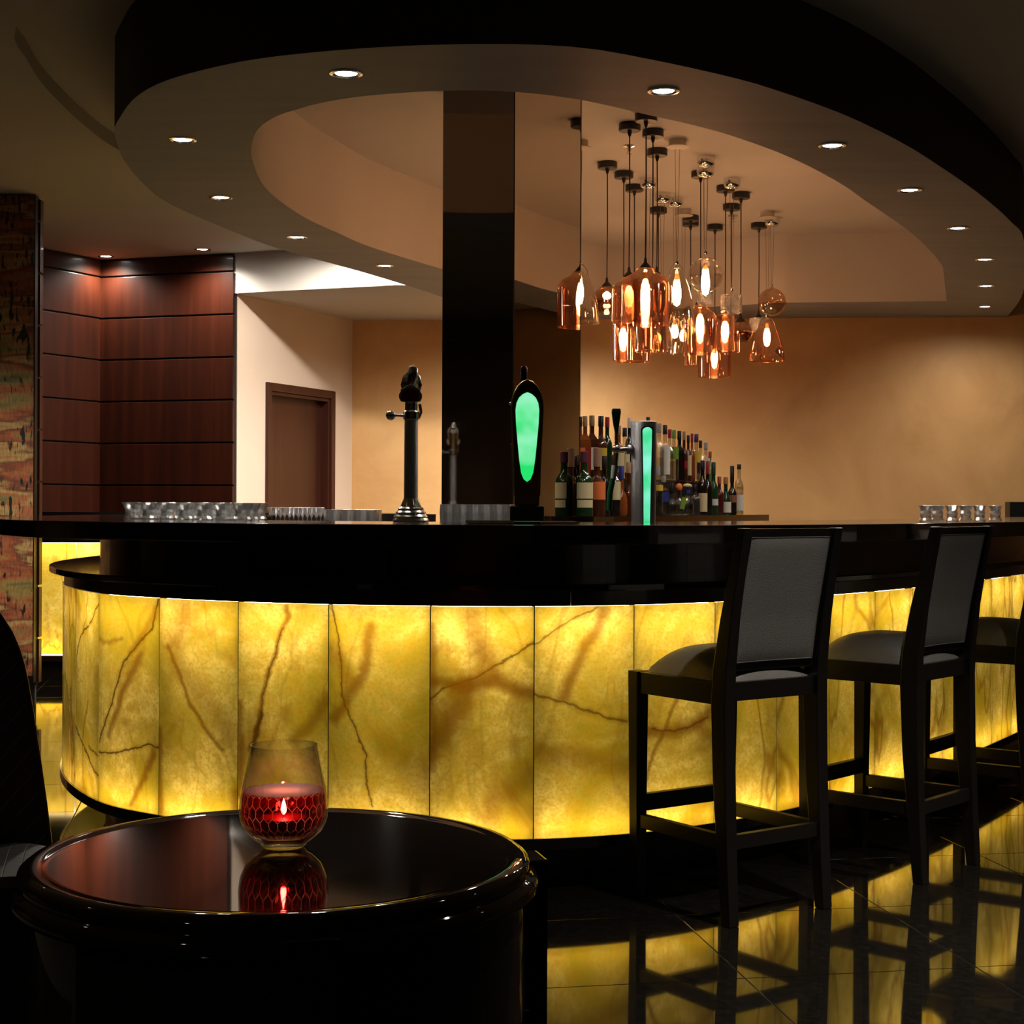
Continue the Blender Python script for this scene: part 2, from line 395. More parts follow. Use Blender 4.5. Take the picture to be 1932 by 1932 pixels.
# match inner samples to outer ones by angle about the centre
cen = Vector((0.9, 8.3))
def ray_hit(poly, ang):
    d = Vector((math.cos(ang), math.sin(ang))); best = None
    for a, b in zip(poly, poly[1:] + poly[:1]):
        e = b - a; den = d.x * e.y - d.y * e.x
        if abs(den) < 1e-12: continue
        w = a - cen; t = (w.x * e.y - w.y * e.x) / den; u = (w.x * d.y - w.y * d.x) / den
        if t > 0 and -1e-9 <= u <= 1 + 1e-9 and (best is None or t < best): best = t
    return cen + d * (best if best else 0)
angs = sorted(set([2 * PI * k / NR for k in range(NR)] + [math.atan2(p.y - cen.y, p.x - cen.x) % (2 * PI) for p in gpl([(1786, 568), (1478, 571), (1145, 590)], ZR)]))
NA = len(angs)
RO = [ray_hit(op, a) for a in angs]; RI = [ray_hit(ip, a) for a in angs]
def offset_loop(L, d):
    out = []
    for k in range(len(L)):
        t = (L[(k + 1) % len(L)] - L[k - 1]).normalized(); nn = Vector((t.y, -t.x)); out.append(L[k] + nn * (d + 0.27 * max(0.0, -nn.y)))
    return out
RC = offset_loop(RO, 0.28)
RC = [Vector((p.x, min(p.y, 12.7))) for p in RC]
def band(A, za, B, zb):
    m = MB(); n = len(A); m.add([(p.x, p.y, za) for p in A] + [(p.x, p.y, zb) for p in B], [(k, (k + 1) % n, n + (k + 1) % n, n + k) for k in range(n)]); return m
# outer flat ceiling: rectangle with the cut-out
def rect_hit(a):
    d = Vector((math.cos(a), math.sin(a))); t = 1e9
    for ax, lo, hi in ((0, -7.0, 7.0), (1, -3.0, 12.75)):
        if d[ax] > 1e-9: t = min(t, (hi - cen[ax]) / d[ax])
        elif d[ax] < -1e-9: t = min(t, (lo - cen[ax]) / d[ax])
    return cen + d * t
RECT = [rect_hit(math.atan2(p.y - cen.y, p.x - cen.x)) for p in RC]
ceiling = struct('ceiling', band(RECT, ZU, RC, ZU), 'upper')
cs = band(RC, ZU, RC, ZREC).build('cove_lip', 'upper', ceiling, smooth=True)
cs = band(RC, ZREC, RO, ZREC).build('recess_ceiling', 'upper', ceiling)
cs = band(RO, ZR, RO, ZREC).build('outer_fascia', 'fascia_shade', ceiling, smooth=True)
cs = band(RO, ZR, RI, ZR).build('soffit_ring', 'soffit', ceiling)
cs = band(RI, ZR, RI, ZI).build('inner_fascia', 'paint', ceiling, smooth=True)
m = MB(); m.add([(p.x, p.y, ZI) for p in RI] + [(cen.x, cen.y, ZI)], [(k, (k + 1) % NA, NA) for k in range(NA)]); m.build('inner_ceiling', 'paint', ceiling)
m = MB().prism([(-1.93, 11.0), (-0.78, 10.55), (-0.25, 10.55), (-0.25, 12.62), (-1.30, 12.62)], ZR + 0.003, ZU + 0.03); m.build('bulkhead', 'paint', ceiling)

# ------------------------------------------------------------------ walls
def wall_slab(name, a, b, z0, z1, th, mat, side=1):
    a, b = Vector(a), Vector(b); t = (b - a).normalized(); n = Vector((-t.y, t.x)) * side
    return struct(name, MB().prism([a, b, b + n * th, a + n * th] if side > 0 else [a + n * th, b + n * th, b, a], z0, z1), mat)
wall_slab('wall_back', (-1.27, 12.6), (7.0, 11.85), 0, 3.0, 0.1, 'gold')
PA, PB = Vector((-1.91, 11.03)), Vector((-1.27, 12.60))
pdir = (PB - PA).normalized(); pn = Vector((pdir.y, -pdir.x))          # faces the room
# oblique pale wall with a door opening (three pieces of one wall)
def on_wall(u):                                                        # photo column -> distance along the pale wall
    k = (u - CX) / F; t = (k * PA.y - PA.x) / (pdir.x - k * pdir.y); return t
d0, d1, dtop = on_wall(500), on_wall(628), 2.02
LW = (PB - PA).length
def obl(mb, s0, s1, o0, o1, z0, z1):
    q = [PA + pdir * s0 + pn * o0, PA + pdir * s1 + pn * o0, PA + pdir * s1 + pn * o1, PA + pdir * s0 + pn * o1]
    return mb.prism(q[::-1], z0, z1)
mw = MB(); obl(mw, 0, d0 + 0.02, -0.10, 0, 0, 3.0); obl(mw, d1 - 0.02, LW, -0.10, 0, 0, 3.0); obl(mw, d0 + 0.02, d1 - 0.02, -0.10, 0, dtop - 0.02, 3.0)
struct('wall_left', mw, 'pale')
door = struct('door_1', obl(MB(), d0 + 0.05, d1 - 0.05, -0.095, -0.065, 0.0, dtop - 0.05), 'doorwood')
for s0, s1, z0, z1 in ((d0, d0 + 0.06, 0, dtop), (d1 - 0.06, d1, 0, dtop), (d0 + 0.06, d1 - 0.06, dtop - 0.06, dtop)):
    obl(MB(), s0, s1, -0.09, 0.022, z0, z1).build('door_frame', 'doorwood', door, bevel=0.006)
for s0, s1, z0, z1 in ((d0 + 0.06, d0 + 0.085, 0, dtop - 0.06), (d1 - 0.085, d1 - 0.06, 0, dtop - 0.06), (d0 + 0.085, d1 - 0.085, dtop - 0.085, dtop - 0.06)):
    obl(MB(), s0, s1, -0.09, 0.004, z0, z1).build('door_stop', 'doorwood', door, bevel=0.003)
# mahogany panelled walls
def panelled(name, a, b, ztop, pn_side, over=0.0):
    a, b = Vector(a), Vector(b); t = (b - a).normalized(); n = Vector((t.y, -t.x)) * pn_side; ln = (b - a).length
    w = struct(name, MB().prism([a, b, b - n * 0.1, a - n * 0.1], 0, ztop), 'shadowgap')
    z = 0.085; k = 0
    zs = [0.0] + [1.274 + 0.296 * q for q in range(-4, 6)] + [ztop]
    for z0, z1 in zip(zs[:-1], zs[1:]):
        q = [a - t * over, b + t * over, b + t * over + n * 0.02, a - t * over + n * 0.02]
        if pn_side < 0: q = q[::-1]
        MB().prism(q, z0 + 0.006, z1 - 0.006).build('wood_panel', 'wood', w, bevel=0.003)
    return w
panelled('wall_rear_left', (-2.93, 11.33), (-1.925, 11.0), 2.875, 1, 0.0)
panelled('wall_far_left', (-3.62, 10.02), (-2.945, 11.30), 2.875, 1)
# remaining walls of the lounge (outside the view; dark)
wall_slab('wall_right', (7.0, -3.0), (7.0, 11.85), 0, 3.0, 0.1, 'laminate', -1)
wall_slab('wall_front', (-7.0, -3.0), (7.0, -3.0), 0, 3.0, 0.1, 'laminate', -1)
wall_slab('wall_outer_left', (-7.0, -3.0), (-7.0, 12.7), 0, 3.0, 0.1, 'laminate', 1)

# ------------------------------------------------------------------ pier with artwork
p0 = at(65, 700, 9.0); p1 = at(85, 700, 9.06)
pier = struct('wall_pier', MB().prism([(-3.75, 8.98), (p1.x - 0.02, 8.98), (p1.x - 0.02, 9.01), (p1.x - 0.22, 9.4), (-3.75, 9.4)], 0.12, ZU - 0.01), 'shadowgap')
zs = [0.13] + [0.385 + 0.294 * q for q in range(0, 9)] + [ZU - 0.015]
for z0, z1 in zip(zs[:-1], zs[1:]):
    MB().box(p0.x - 0.05, p1.x, 8.965, 9.02, z0 + 0.006, z1 - 0.006).build('wood_panel', 'wood', pier, bevel=0.003)
MB().box(-3.75, p1.x - 0.03, 8.99, 9.02, 0.0, 0.12).build('base_plinth', 'shadowgap', pier)
def artmat():
    m, nt, o = newmat('woven_collage_print'); L = nt.links
    tc = N(nt, 'ShaderNodeTexCoord')
    def nz(scale, detail, dist=0.0):
        mp = N(nt, 'ShaderNodeMapping'); mp.inputs['Scale'].default_value = scale; L.new(tc.outputs['Object'], mp.inputs[0])
        n = N(nt, 'ShaderNodeTexNoise'); n.inputs['Scale'].default_value = 1; n.inputs['Detail'].default_value = detail; n.inputs['Distortion'].default_value = dist
        L.new(mp.outputs[0], n.inputs['Vector']); return n.outputs[0]
    r = N(nt, 'ShaderNodeValToRGB'); r.color_ramp.interpolation = 'LINEAR'
    els = [(0.27, (0.13, 0.12, 0.04)), (0.37, (0.36, 0.25, 0.07)), (0.44, (0.46, 0.14, 0.05)), (0.50, (0.22, 0.06, 0.03)), (0.55, (0.55, 0.38, 0.13)), (0.61, (0.48, 0.15, 0.06)), (0.67, (0.30, 0.22, 0.07)), (0.76, (0.12, 0.12, 0.06))]
    while len(r.color_ramp.elements) < len(els): r.color_ramp.elements.new(0.5)
    for e, (p, c) in zip(r.color_ramp.elements, els): e.position = p; e.color = c4(c)
    L.new(nz((1.5, 1.5, 8.5), 6, 0.15), r.inputs[0])
    mk = N(nt, 'ShaderNodeMapRange'); mk.inputs[1].default_value = 0.555; mk.inputs[2].default_value = 0.58; L.new(nz((42, 42, 11), 3, 0.3), mk.inputs[0])
    mk2 = N(nt, 'ShaderNodeMapRange'); mk2.inputs[1].default_value = 0.44; mk2.inputs[2].default_value = 0.54; L.new(nz((4, 4, 6), 3), mk2.inputs[0])
    mm = N(nt, 'ShaderNodeMath', operation='MULTIPLY'); L.new(mk.outputs[0], mm.inputs[0]); L.new(mk2.outputs[0], mm.inputs[1])
    mx = N(nt, 'ShaderNodeMix', data_type='RGBA'); L.new(mm.outputs[0], mx.inputs[0]); L.new(r.outputs[0], mx.inputs[6]); mx.inputs[7].default_value = (0.012, 0.010, 0.008, 1)
    fn = N(nt, 'ShaderNodeMix', data_type='RGBA', blend_type='MULTIPLY'); fn.inputs[0].default_value = 0.5
    g = N(nt, 'ShaderNodeMapRange'); g.inputs[1].default_value = 0.3; g.inputs[2].default_value = 0.7; L.new(nz((120, 120, 25), 3), g.inputs[0])
    L.new(mx.outputs[2], fn.inputs[6]); L.new(g.outputs[0], fn.inputs[7])
    p = N(nt, 'ShaderNodeBsdfPrincipled'); p.inputs['Roughness'].default_value = 0.55; L.new(fn.outputs[2], p.inputs['Base Color']); L.new(p.outputs[0], o.inputs[0])
    return m
pa = at(64, 700, 8.90)
art = thing('wall_artwork', 'tall abstract collage in orange, ochre and olive hung on the wooden pier', 'artwork', (-3.2, 8.90, 0.14))
MB().box(-0.5, pa.x + 3.2, 0.0, 0.045, 0.04, ZU - 0.15).build('canvas', artmat(), art)
MB().box(-0.5, pa.x + 3.206, -0.003, 0.05, 0.0, 0.04).build('frame', 'blackwood', art)
MB().box(pa.x + 3.2, pa.x + 3.206, -0.003, 0.05, 0.04, ZU - 0.15).build('frame', 'blackwood', art)

# ------------------------------------------------------------------ bar plan curve
bar_pts = [(-1.60, 8.3), (-1.74, 7.6), (-1.78, 6.95), (-1.755, 6.3), (-1.615, 5.76), (-1.363, 5.27), (-1.117, 5.04), (-0.84, 4.87), (-0.548, 4.755), (-0.24, 4.70), (0.069, 4.70),
           (0.369, 4.79), (0.622, 4.945), (0.865, 5.145), (1.096, 5.39), (1.389, 5.74), (1.705, 6.176), (2.0, 6.63), (2.29, 7.1), (2.6, 7.65), (2.9, 8.25), (3.2, 8.95)]
BC = Curve2(catmull(bar_pts, 16))
# arc length of the seam seen at photo column 813
def s_at_col(u, smin=0.0):
    k = (u - CX) / F; best = None; q = smin
    while q < BC.len:
        p = BC.pos(q); e = abs(p.x / p.y - k)
        if best is None or e < best[0] - 1e-9: best = (e, q)
        q += 0.004
        if best and e > best[0] + 0.1 and p.y < 6 and u > 300: pass
    return best[1]
seams_px = [188, 301, 450, 620, 813, 1010, 1197, 1350, 1467]
smid = s_at_col(0.5 * (813 + 1010))
ss = [s_at_col(u, 2.3) for u in seams_px]
w0 = (ss[-1] - ss[0]) / (len(ss) - 1)
left = []; q = ss[0] - 0.30
while q > 0.05: left.append(q); q -= 0.315
right = []; q = ss[-1] + 0.315
while q < BC.len - 0.02: right.append(q); q += 0.315
seams = left[::-1] + ss + right
iB = seams.index(ss[0])
ZS0, ZS1 = 0.163, 0.849
def strip(s0, s1, o0, o1, z0, z1, step=0.06):
    n = max(2, int((s1 - s0) / step)); m = MB(); vs = []; fs = []
    for k in range(n + 1):
        s = s0 + (s1 - s0) * k / n; a, b = BC.off(s, o0), BC.off(s, o1)
        vs += [(a.x, a.y, z0), (b.x, b.y, z0), (b.x, b.y, z1), (a.x, a.y, z1)]
    for k in range(n):
        for j in range(4):
            j2 = (j + 1) % 4; fs.append((k * 4 + j, k * 4 + j2, k * 4 + 4 + j2, k * 4 + 4 + j))
    fs += [(3, 2, 1, 0), (n * 4, n * 4 + 1, n * 4 + 2, n * 4 + 3)]
    m.add(vs, fs); return m
bar = thing('bar_counter', 'curved bar counter clad in glowing amber onyx slabs with black ledge and plinth', 'bar counter', (0, 0, 0))
S0, S1 = seams[0], seams[-1]
strip(S0, S1, -0.45, -0.16, 0.0, 0.13).build('plinth', 'laminate', bar, weld=True)
strip(S0, S1, -0.30, 0.008, 0.13, ZS0).build('sill', 'lacquer', bar, weld=True)
strip(S0, S1, -0.45, -0.14, 0.13, 0.895).build('carcass', 'cavity', bar, weld=True)
strip(S0, S1, -0.065, -0.035, ZS0 + 0.001, ZS0 + 0.012).build('led_strip', 'led_low', bar, weld=True)
strip(S0, S1, -0.120, -0.085, ZS1 - 0.014, ZS1 - 0.001).build('led_strip', 'led', bar, weld=True)
strip(S0, S1, -0.30, 0.05, 0.895, 0.917).build('ledge', 'lacquer', bar, weld=True, bevel=0.004)
# stone veins, in fractions of each slab as seen in the photograph
VE = {
 0 - 1: [([(1, .05), (.75, .14), (.31, .22), (.04, .34), (0, .45)], 2.2, .8, 0), ([(.58, .02), (.5, .15), (.34, .22)], 1.6, .6, 0), ([(0, .69), (.42, .77), (.97, .88)], 3, .85, 0), ([(.64, .755), (1, .78)], 2, .8, 0), ([(.6, .54), (.38, .75), (.42, .97)], 4, .6, 1)],
 0: [([(.99, .01), (.9, .14), (.68, .23), (.51, .31), (.4, .41), (.24, .56), (.03, .71)], 3, .85, 0), ([(.95, .06), (.78, .17), (.62, .26)], 7, .5, 1), ([(.74, .27), (.54, .42), (.32, .6), (.24, .66)], 8, .75, 1), ([(0, .22), (.12, .235), (.48, .2)], 4, .55, 1),
     ([(0, .76), (.37, .74), (.76, .70), (.87, .68), (1, .69)], 2.4, .9, 0), ([(.94, .72), (.82, .83), (.64, .97)], 7, .8, 1)],
 1: [([(.11, .22), (.3, .36), (.43, .48), (.65, .6), (.82, .67)], 4, .75, 1), ([(.35, .05), (.2, .2)], 22, .5, 1), ([(.25, .3), (.6, .45), (.9, .6)], 22, .4, 1), ([(.02, .6), (.02, .98)], 7, .7, 1), ([(.98, .85), (.98, 1)], 9, .7, 1)],
 2: [([(.55, .01), (.57, .05), (.46, .18), (.33, .35), (.26, .49), (.22, .59), (.13, .66)], 4.5, .75, 1), ([(.52, .12), (.40, .25), (.30, .42), (.25, .56)], 2, .6, 0), ([(.27, .50), (.24, .58), (.16, .65)], 7, .8, 0), ([(.02, .45), (.03, .85)], 7, .7, 1), ([(1, .41), (.79, .54), (.64, .59)], 10, .6, 1)],
 3: [([(.03, .0), (.11, .15), (.13, .32), (.16, .45), (.28, .53), (.37, .66), (.40, .78), (.45, .87)], 2.2, .75, 0), ([(.41, .10), (.39, .19), (.36, .3), (.23, .385), (.16, .44), (.05, .5)], 9, .75, 1), ([(.05, .2), (.2, .32)], 14, .5, 1), ([(.6, .62), (.98, .75)], 24, .35, 1)],
 4: [([(1, .16), (.84, .2), (.64, .25), (.42, .31), (.26, .33), (.015, .4)], 2.6, .75, 0), ([(.02, .33), (.35, .34), (.62, .31), (.86, .355), (1, .376)], 11, .8, 1), ([(.35, .35), (.23, .47), (.02, .61)], 22, .8, 1), ([(.4, .05), (.5, .2), (.6, .28)], 16, .6, 1), ([(1, .72), (.64, .83), (.57, .9)], 20, .5, 1), ([(.02, .1), (.02, .7)], 7, .6, 1)],
 5: [([(0, .165), (.12, .125), (.27, .08), (.38, .05), (.62, 0)], 2.4, .6, 0), ([(.68, .01), (.62, .1), (.5, .17), (.43, .25), (.35, .33), (.3, .39)], 10, .75, 1), ([(0, .38), (.22, .4), (.52, .45), (.92, .51)], 3, .65, 0), ([(0, .62), (.4, .66), (.95, .7)], 18, .5, 1)],
 6: [([(.14, .56), (.46, .57), (.79, .535), (.96, .49)], 11, .8, 1), ([(.12, .78), (.25, .64), (.53, .415)], 4, .65, 1), ([(.2, .55), (.5, .565), (.9, .52)], 2.4, .6, 0)],
}
for k, (a, b) in enumerate(zip(seams[:-1], seams[1:])):
    idx = k - iB; vv = []
    for pts, hw, st, soft in VE.get(idx, []):
        vv.append(([(a + fx * (b - a), ZS1 - fy * (ZS1 - ZS0)) for fx, fy in pts], hw * 0.0016, st, soft))
    if idx in VE: mt = onyx('onyx_slab_%d' % (idx + 1), vv, 0.3 * idx)
    else:
        key = 'onyx_plain_%d' % (k % 4)
        if key not in M: M[key] = onyx(key, [], 3.7 + 1.9 * (k % 4))
        mt = M[key]
    g = 0.0016; n = 7; mb = MB(); uvs = []
    cols = []
    for i in range(n + 1):
        s = a + g + (b - a - 2 * g) * i / n; p = BC.off(s, 0.0); cols.append((s, p))
    vs = []; st = []
    sL, sR = a + g, b - g
    prof = [(sL, BC.off(sL, -0.02))] + cols + [(sR, BC.off(sR, -0.02))]
    for s, p in prof:
        vs += [(p.x, p.y, ZS0), (p.x, p.y, ZS1)]; st += [(s, ZS0), (s, ZS1)]
    mb.add(vs, [(2 * i, 2 * i + 2, 2 * i + 3, 2 * i + 1) for i in range(len(prof) - 1)])
    o = mb.build('onyx_panel', mt, bar)
    uvl = o.data.uv_layers.new(name='UVMap')
    for lp in o.data.loops: uvl.data[lp.index].uv = st[lp.vertex_index]
for s in seams:                                                         # black adhesive joint between two slabs
    n = BC.nrm(s); t = Vector((-n.y, n.x)); p = BC.pos(s)
    q = [p + t * 0.0016 - n * 0.001, p - t * 0.0016 - n * 0.001, p - t * 0.0016 - n * 0.03, p + t * 0.0016 - n * 0.03]
    MB().prism(q, ZS0, ZS1).build('joint', 'shadowgap', bar)
bounds = [S0, (S0 + ss[0]) / 2, ss[0], ss[4] + 0.42, ss[4] + 1.6, ss[4] + 2.8, S1]
for a, b in zip(bounds[:-1], bounds[1:]):
    strip(a + 0.001, b - 0.001, -0.03, -0.004, ZS1, 0.895).build('edge_band', 'laminate', bar, weld=True)
    a2, b2 = (a + 0.52 if a > S0 else a), (b + 0.52 if b < S1 else b)
    strip(a2 + 0.001, b2 - 0.001, -0.165, -0.135, 0.917, 1.038).build('fascia_panel', 'laminate', bar, weld=True)
strip(S0, S1, -0.45, -0.17, 0.917, 1.038).build('upper_carcass', 'shadowgap', bar, weld=True)
top = strip(S0 - 0.0, S1, -0.50, 0.25, 1.038, 1.093).build('countertop', 'topstone', None, weld=True, bevel=0.004)
tag(top, 'wide polished black bar top curving over the onyx counter', 'countertop')
ZT = 1.093
wk = tag(strip(ss[4] - 0.9, ss[4] + 1.3, -0.98, -0.455, 0.865, 0.9145).build('work_shelf', 'topstone', None, weld=True, bevel=.003), 'black working shelf behind the bar that carries the steel beer tower', 'shelf')

# ------------------------------------------------------------------ second glowing counter along the mahogany wall
bc = thing('wall_counter', 'straight black counter with glowing onyx front along the mahogany wall', 'counter', (0, 0, 0))
MB().box(-3.30, -0.6, 10.38, 10.60, 0.0, 0.12).build('plinth', 'laminate', bc)
MB().box(-3.30, -0.6, 10.32, 10.70, 0.12, 0.155).build('sill', 'laminate', bc)
MB().box(-3.30, -0.6, 10.50, 10.62, 0.155, 1.04).build('carcass', 'paint', bc)
MB().box(-3.30, -0.6, 10.34, 10.50, 0.89, 1.04).build('edge_band', 'laminate', bc)
MB().box(-3.35, -0.55, 10.20, 10.72, 1.04, 1.09).build('counter_top', 'topstone', bc)
MB().box(-3.30, -0.6, 10.44, 10.46, 0.157, 0.17).build('led_strip', 'led', bc)
MB().box(-3.30, -0.6, 10.44, 10.46, 0.875, 0.888).build('led_strip', 'led', bc)
M['onyx_wall'] = onyx('onyx_wall', [], 9.1, 0.5)
x = -3.30; k = 0
while x < -0.65:
    mb = MB(); mb.add([(x + .002, 10.40, .157), (x + .448, 10.40, .157), (x + .448, 10.40, .888), (x + .002, 10.40, .888)], [(0, 1, 2, 3)])
    mb.add([(x + .002, 10.42, .157), (x + .002, 10.40, .157), (x + .002, 10.40, .888), (x + .002, 10.42, .888)], [(0, 1, 2, 3)])
    o = mb.build('onyx_panel', 'onyx_wall', bc); uvl = o.data.uv_layers.new(name='UVMap')
    for lp in o.data.loops:
        v = o.data.vertices[lp.vertex_index].co; uvl.data[lp.index].uv = (v.x, v.z)
    x += 0.45

# ------------------------------------------------------------------ downlights
def downlight(p, label, group, watts=SPOT_W, size=2.9, rad=0.036):
    t = thing('recessed_downlight', label, 'downlight', p, 0, group)
    MB().lathe([(rad + 0.020, 0.0), (rad + 0.020, -0.004), (rad + 0.010, -0.006), (rad + 0.002, -0.001), (rad, 0.0)], 28).build('trim_ring', 'chrome', t, smooth=True)
    MB().lathe([(0.0001, -0.0035), (rad * 0.6, -0.0035), (rad + 0.001, -0.001)], 24).build('lens', 'lamp', t, smooth=True)
    l = bpy.data.lights.new('downlight_beam', 'SPOT'); l.energy = watts; l.color = (1.0, 0.90, 0.77); l.spot_size = size; l.spot_blend = 0.35 if size > 3.0 else 1.0; l.shadow_soft_size = 0.03
    o = bpy.data.objects.new('downlight_beam', l); COL.objects.link(o); o.parent = t; o.location = (0, 0, -0.02)
    return t
ring_px = [(1010, 570), (880, 541), (726, 501), (561, 447), (417, 372), (344, 263), (653, 138), (1252, 171), (1570, 274), (1716, 358), (1807, 430), (1858, 489), (1860, 539), (1858, 578)]
for u, v in ring_px:
    downlight(gp(u, v, ZR), 'small round recessed downlight with chrome rim set in the oval soffit ring over the bar', 'downlights in the soffit ring', SPOT_W * (2.3 if u in (1010, 880, 726) else 0.5 if u > 1855 else 1.0))
for u, v in ((200, 483), (382, 470)):
    downlight(gp(u, v, ZU), 'recessed downlight in the flat ceiling close to the mahogany wall', 'downlights by the mahogany wall', SPOT_W * 1.0, 2.6)
for x, y, w, sz in ((-0.98, 10.0, SPOT_W * 2.0, 3.12),):
    downlight((x, y, ZU), 'recessed downlight above the pale bulkhead behind the soffit ring', 'downlights by the bulkhead', w, sz)
for x, y, w, sz in ((1.30, 3.45, SPOT_W * 6.5, 1.45), (2.45, 4.05, SPOT_W * 6.5, 1.45), (-1.70, 0.60, SPOT_W * 2.0, 1.5), (-2.6, 3.2, SPOT_W * 0.8, 1.4), (-3.05, 7.55, SPOT_W * 3.6, 2.0)):  # last lamp is added out of view to brighten the artwork
    downlight((x, y, ZU), 'recessed downlight in the flat lounge ceiling in front of the bar', 'downlights in the lounge ceiling', w, sz)

# ------------------------------------------------------------------ pendants
PROF = {
 'jar': [(.16, 0), (.30, .005), (.36, .03), (.42, .075), (.62, .12), (.84, .17), (.96, .245), (1, .33), (1, 1)],
 'bell': [(.08, 0), (.22, .03), (.45, .14), (.66, .32), (.84, .56), (.95, .80), (1, 1)],
 'cylinder': [(.18, 0), (.78, .01), (.94, .05), (1, .12), (1, 1)],
 'bowl': [(.15, 0), (.45, .06), (.80, .26), (.97, .48), (1, .60), (.93, .78), (.72, 1)],
 'drum': [(.18, 0), (.95, .01), (1, .06), (1, .92), (.93, 1)],
}
def pendant(cx, cy, canopy, kind, ytop, ybot, wpx, mat, lab, grp, su=None, bulb=1.0, flare=0):
    P = gp(cx, cy, ZI - 0.018); d = P.y
    zt, zb = at(cx, ytop, d).z, at(cx, ybot, d).z; R = wpx * d / F / 2; H = zt - zb
    sx = ((su if su is not None else cx) - cx) * d / F
    t = thing('pendant_lamp', lab, 'pendant lamp', (P.x + sx, d, zb), 0, grp)
    zc = ZI - zb
    if canopy == 'black':
        MB().lathe([(.0001, 0), (.052, 0), (.056, -.004), (.056, -.034), (.052, -.038), (.012, -.038), (.009, -.055), (.005, -.066), (.0001, -.066)], 24, (0, 0, zc)).build('canopy', 'blackplastic', t, smooth=True)
    elif canopy == 'white':
        MB().lathe([(.0001, 0), (.046, 0), (.046, -.032), (.060, -.036), (.062, -.040), (.0001, -.044)], 28, (0, 0, zc)).build('canopy', 'whitecanopy', t, smooth=True)
    else:
        MB().lathe([(.0001, 0), (.050, 0), (.050, -.030), (.046, -.046), (.034, -.056), (.008, -.060), (.0001, -.060)], 28, (0, 0, zc)).build('canopy', 'chrome', t, smooth=True)
    zs = H + (0.035 if kind not in ('globe',) else 0.01)
    if canopy == 'black':
        MB().tube([(0, 0, zc - .05), (0.002, 0, (zc + zs) / 2), (0, 0, zs)], 0.0034, 8).build('cord', 'cable', t)
        MB().lathe([(.0001, H + .050), (.006, H + .048), (.009, H + .025), (.022, H + .012), (.030, H), (.030, H - .004), (.0001, H - .004)], 20).build('lamp_cap', 'blackplastic', t, smooth=True)
    else:
        for q in (-0.012, 0.012):
            MB().tube([(q, 0, zc - .05), (q * 0.3, 0, zs)], 0.0012, 6).build('suspension_wire', 'wire', t)
        MB().lathe([(.0001, H + .045), (.008, H + .042), (.010, H + .025), (.006, H + .018), (.012, H + .008), (.014, H), (.0001, H)], 18).build('lamp_cap', 'chrome', t, smooth=True)
    if kind == 'globe':
        pr = [(max(R * math.sin(PI * k / 20), .0001), H / 2 + R * math.cos(PI * k / 20)) for k in range(21)]
        MB().lathe(pr, 32).build('glass_shade', mat, t, smooth=True)
    else:
        pr = [(r * R, H * (1 - z)) for r, z in PROF[kind]]
        pin = [(max(r - .0025, .0005), z) for r, z in reversed(pr)]
        MB().lathe(pr + [(pr[-1][0] + .0008, -.0015), (pr[-1][0] - .003, -.0015)] + pin, 8 if kind == 'drum' else 32).build('glass_shade', mat, t, smooth=(kind != 'drum'))
    if kind == 'bell':                                                  # thin bail that carries the bell
        MB().tube([(R * .45 * math.cos(a), 0, H * .80 + (H * .28) * math.sin(a)) for a in [PI * k / 12 for k in range(13)]], 0.0022, 6).build('bail', 'chrome', t)
    if bulb:
        bl = min(0.14, H * 0.50) * bulb; zb2 = H * (0.80 if kind != 'globe' else .66)
        MB().lathe([(.0001, zb2 + .035), (.013, zb2 + .033), (.013, zb2), (.0001, zb2)], 14).build('lamp_socket', 'goldmetal', t, smooth=True)
        MB().lathe([(.0001, zb2), (.012, zb2 - .005), (.022, zb2 - bl * .3), (.024, zb2 - bl * .62), (.016, zb2 - bl * .92), (.0001, zb2 - bl)], 14).build('bulb', 'bulb', t, smooth=True)
    return t
LJ = ('copper glass jar pendant lamp with shoulders on a black cord', 'copper jar pendants')
LC = ('copper glass cylinder pendant lamp with open bottom on a black cord', 'copper cylinder pendants')
LBe = ('clear glass bell pendant lamp with chrome top under a white disc canopy', 'clear bell pendants')
LD = ('small faceted glass drum pendant lamp on steel wires under a chrome cup', 'faceted drum pendants')
LB = ('flattened smoky copper glass bowl pendant lamp with black cap', 'smoky bowl pendants')
LS = ('small clear glass dome pendant lamp on steel wires under a chrome cup', 'small clear dome pendants')
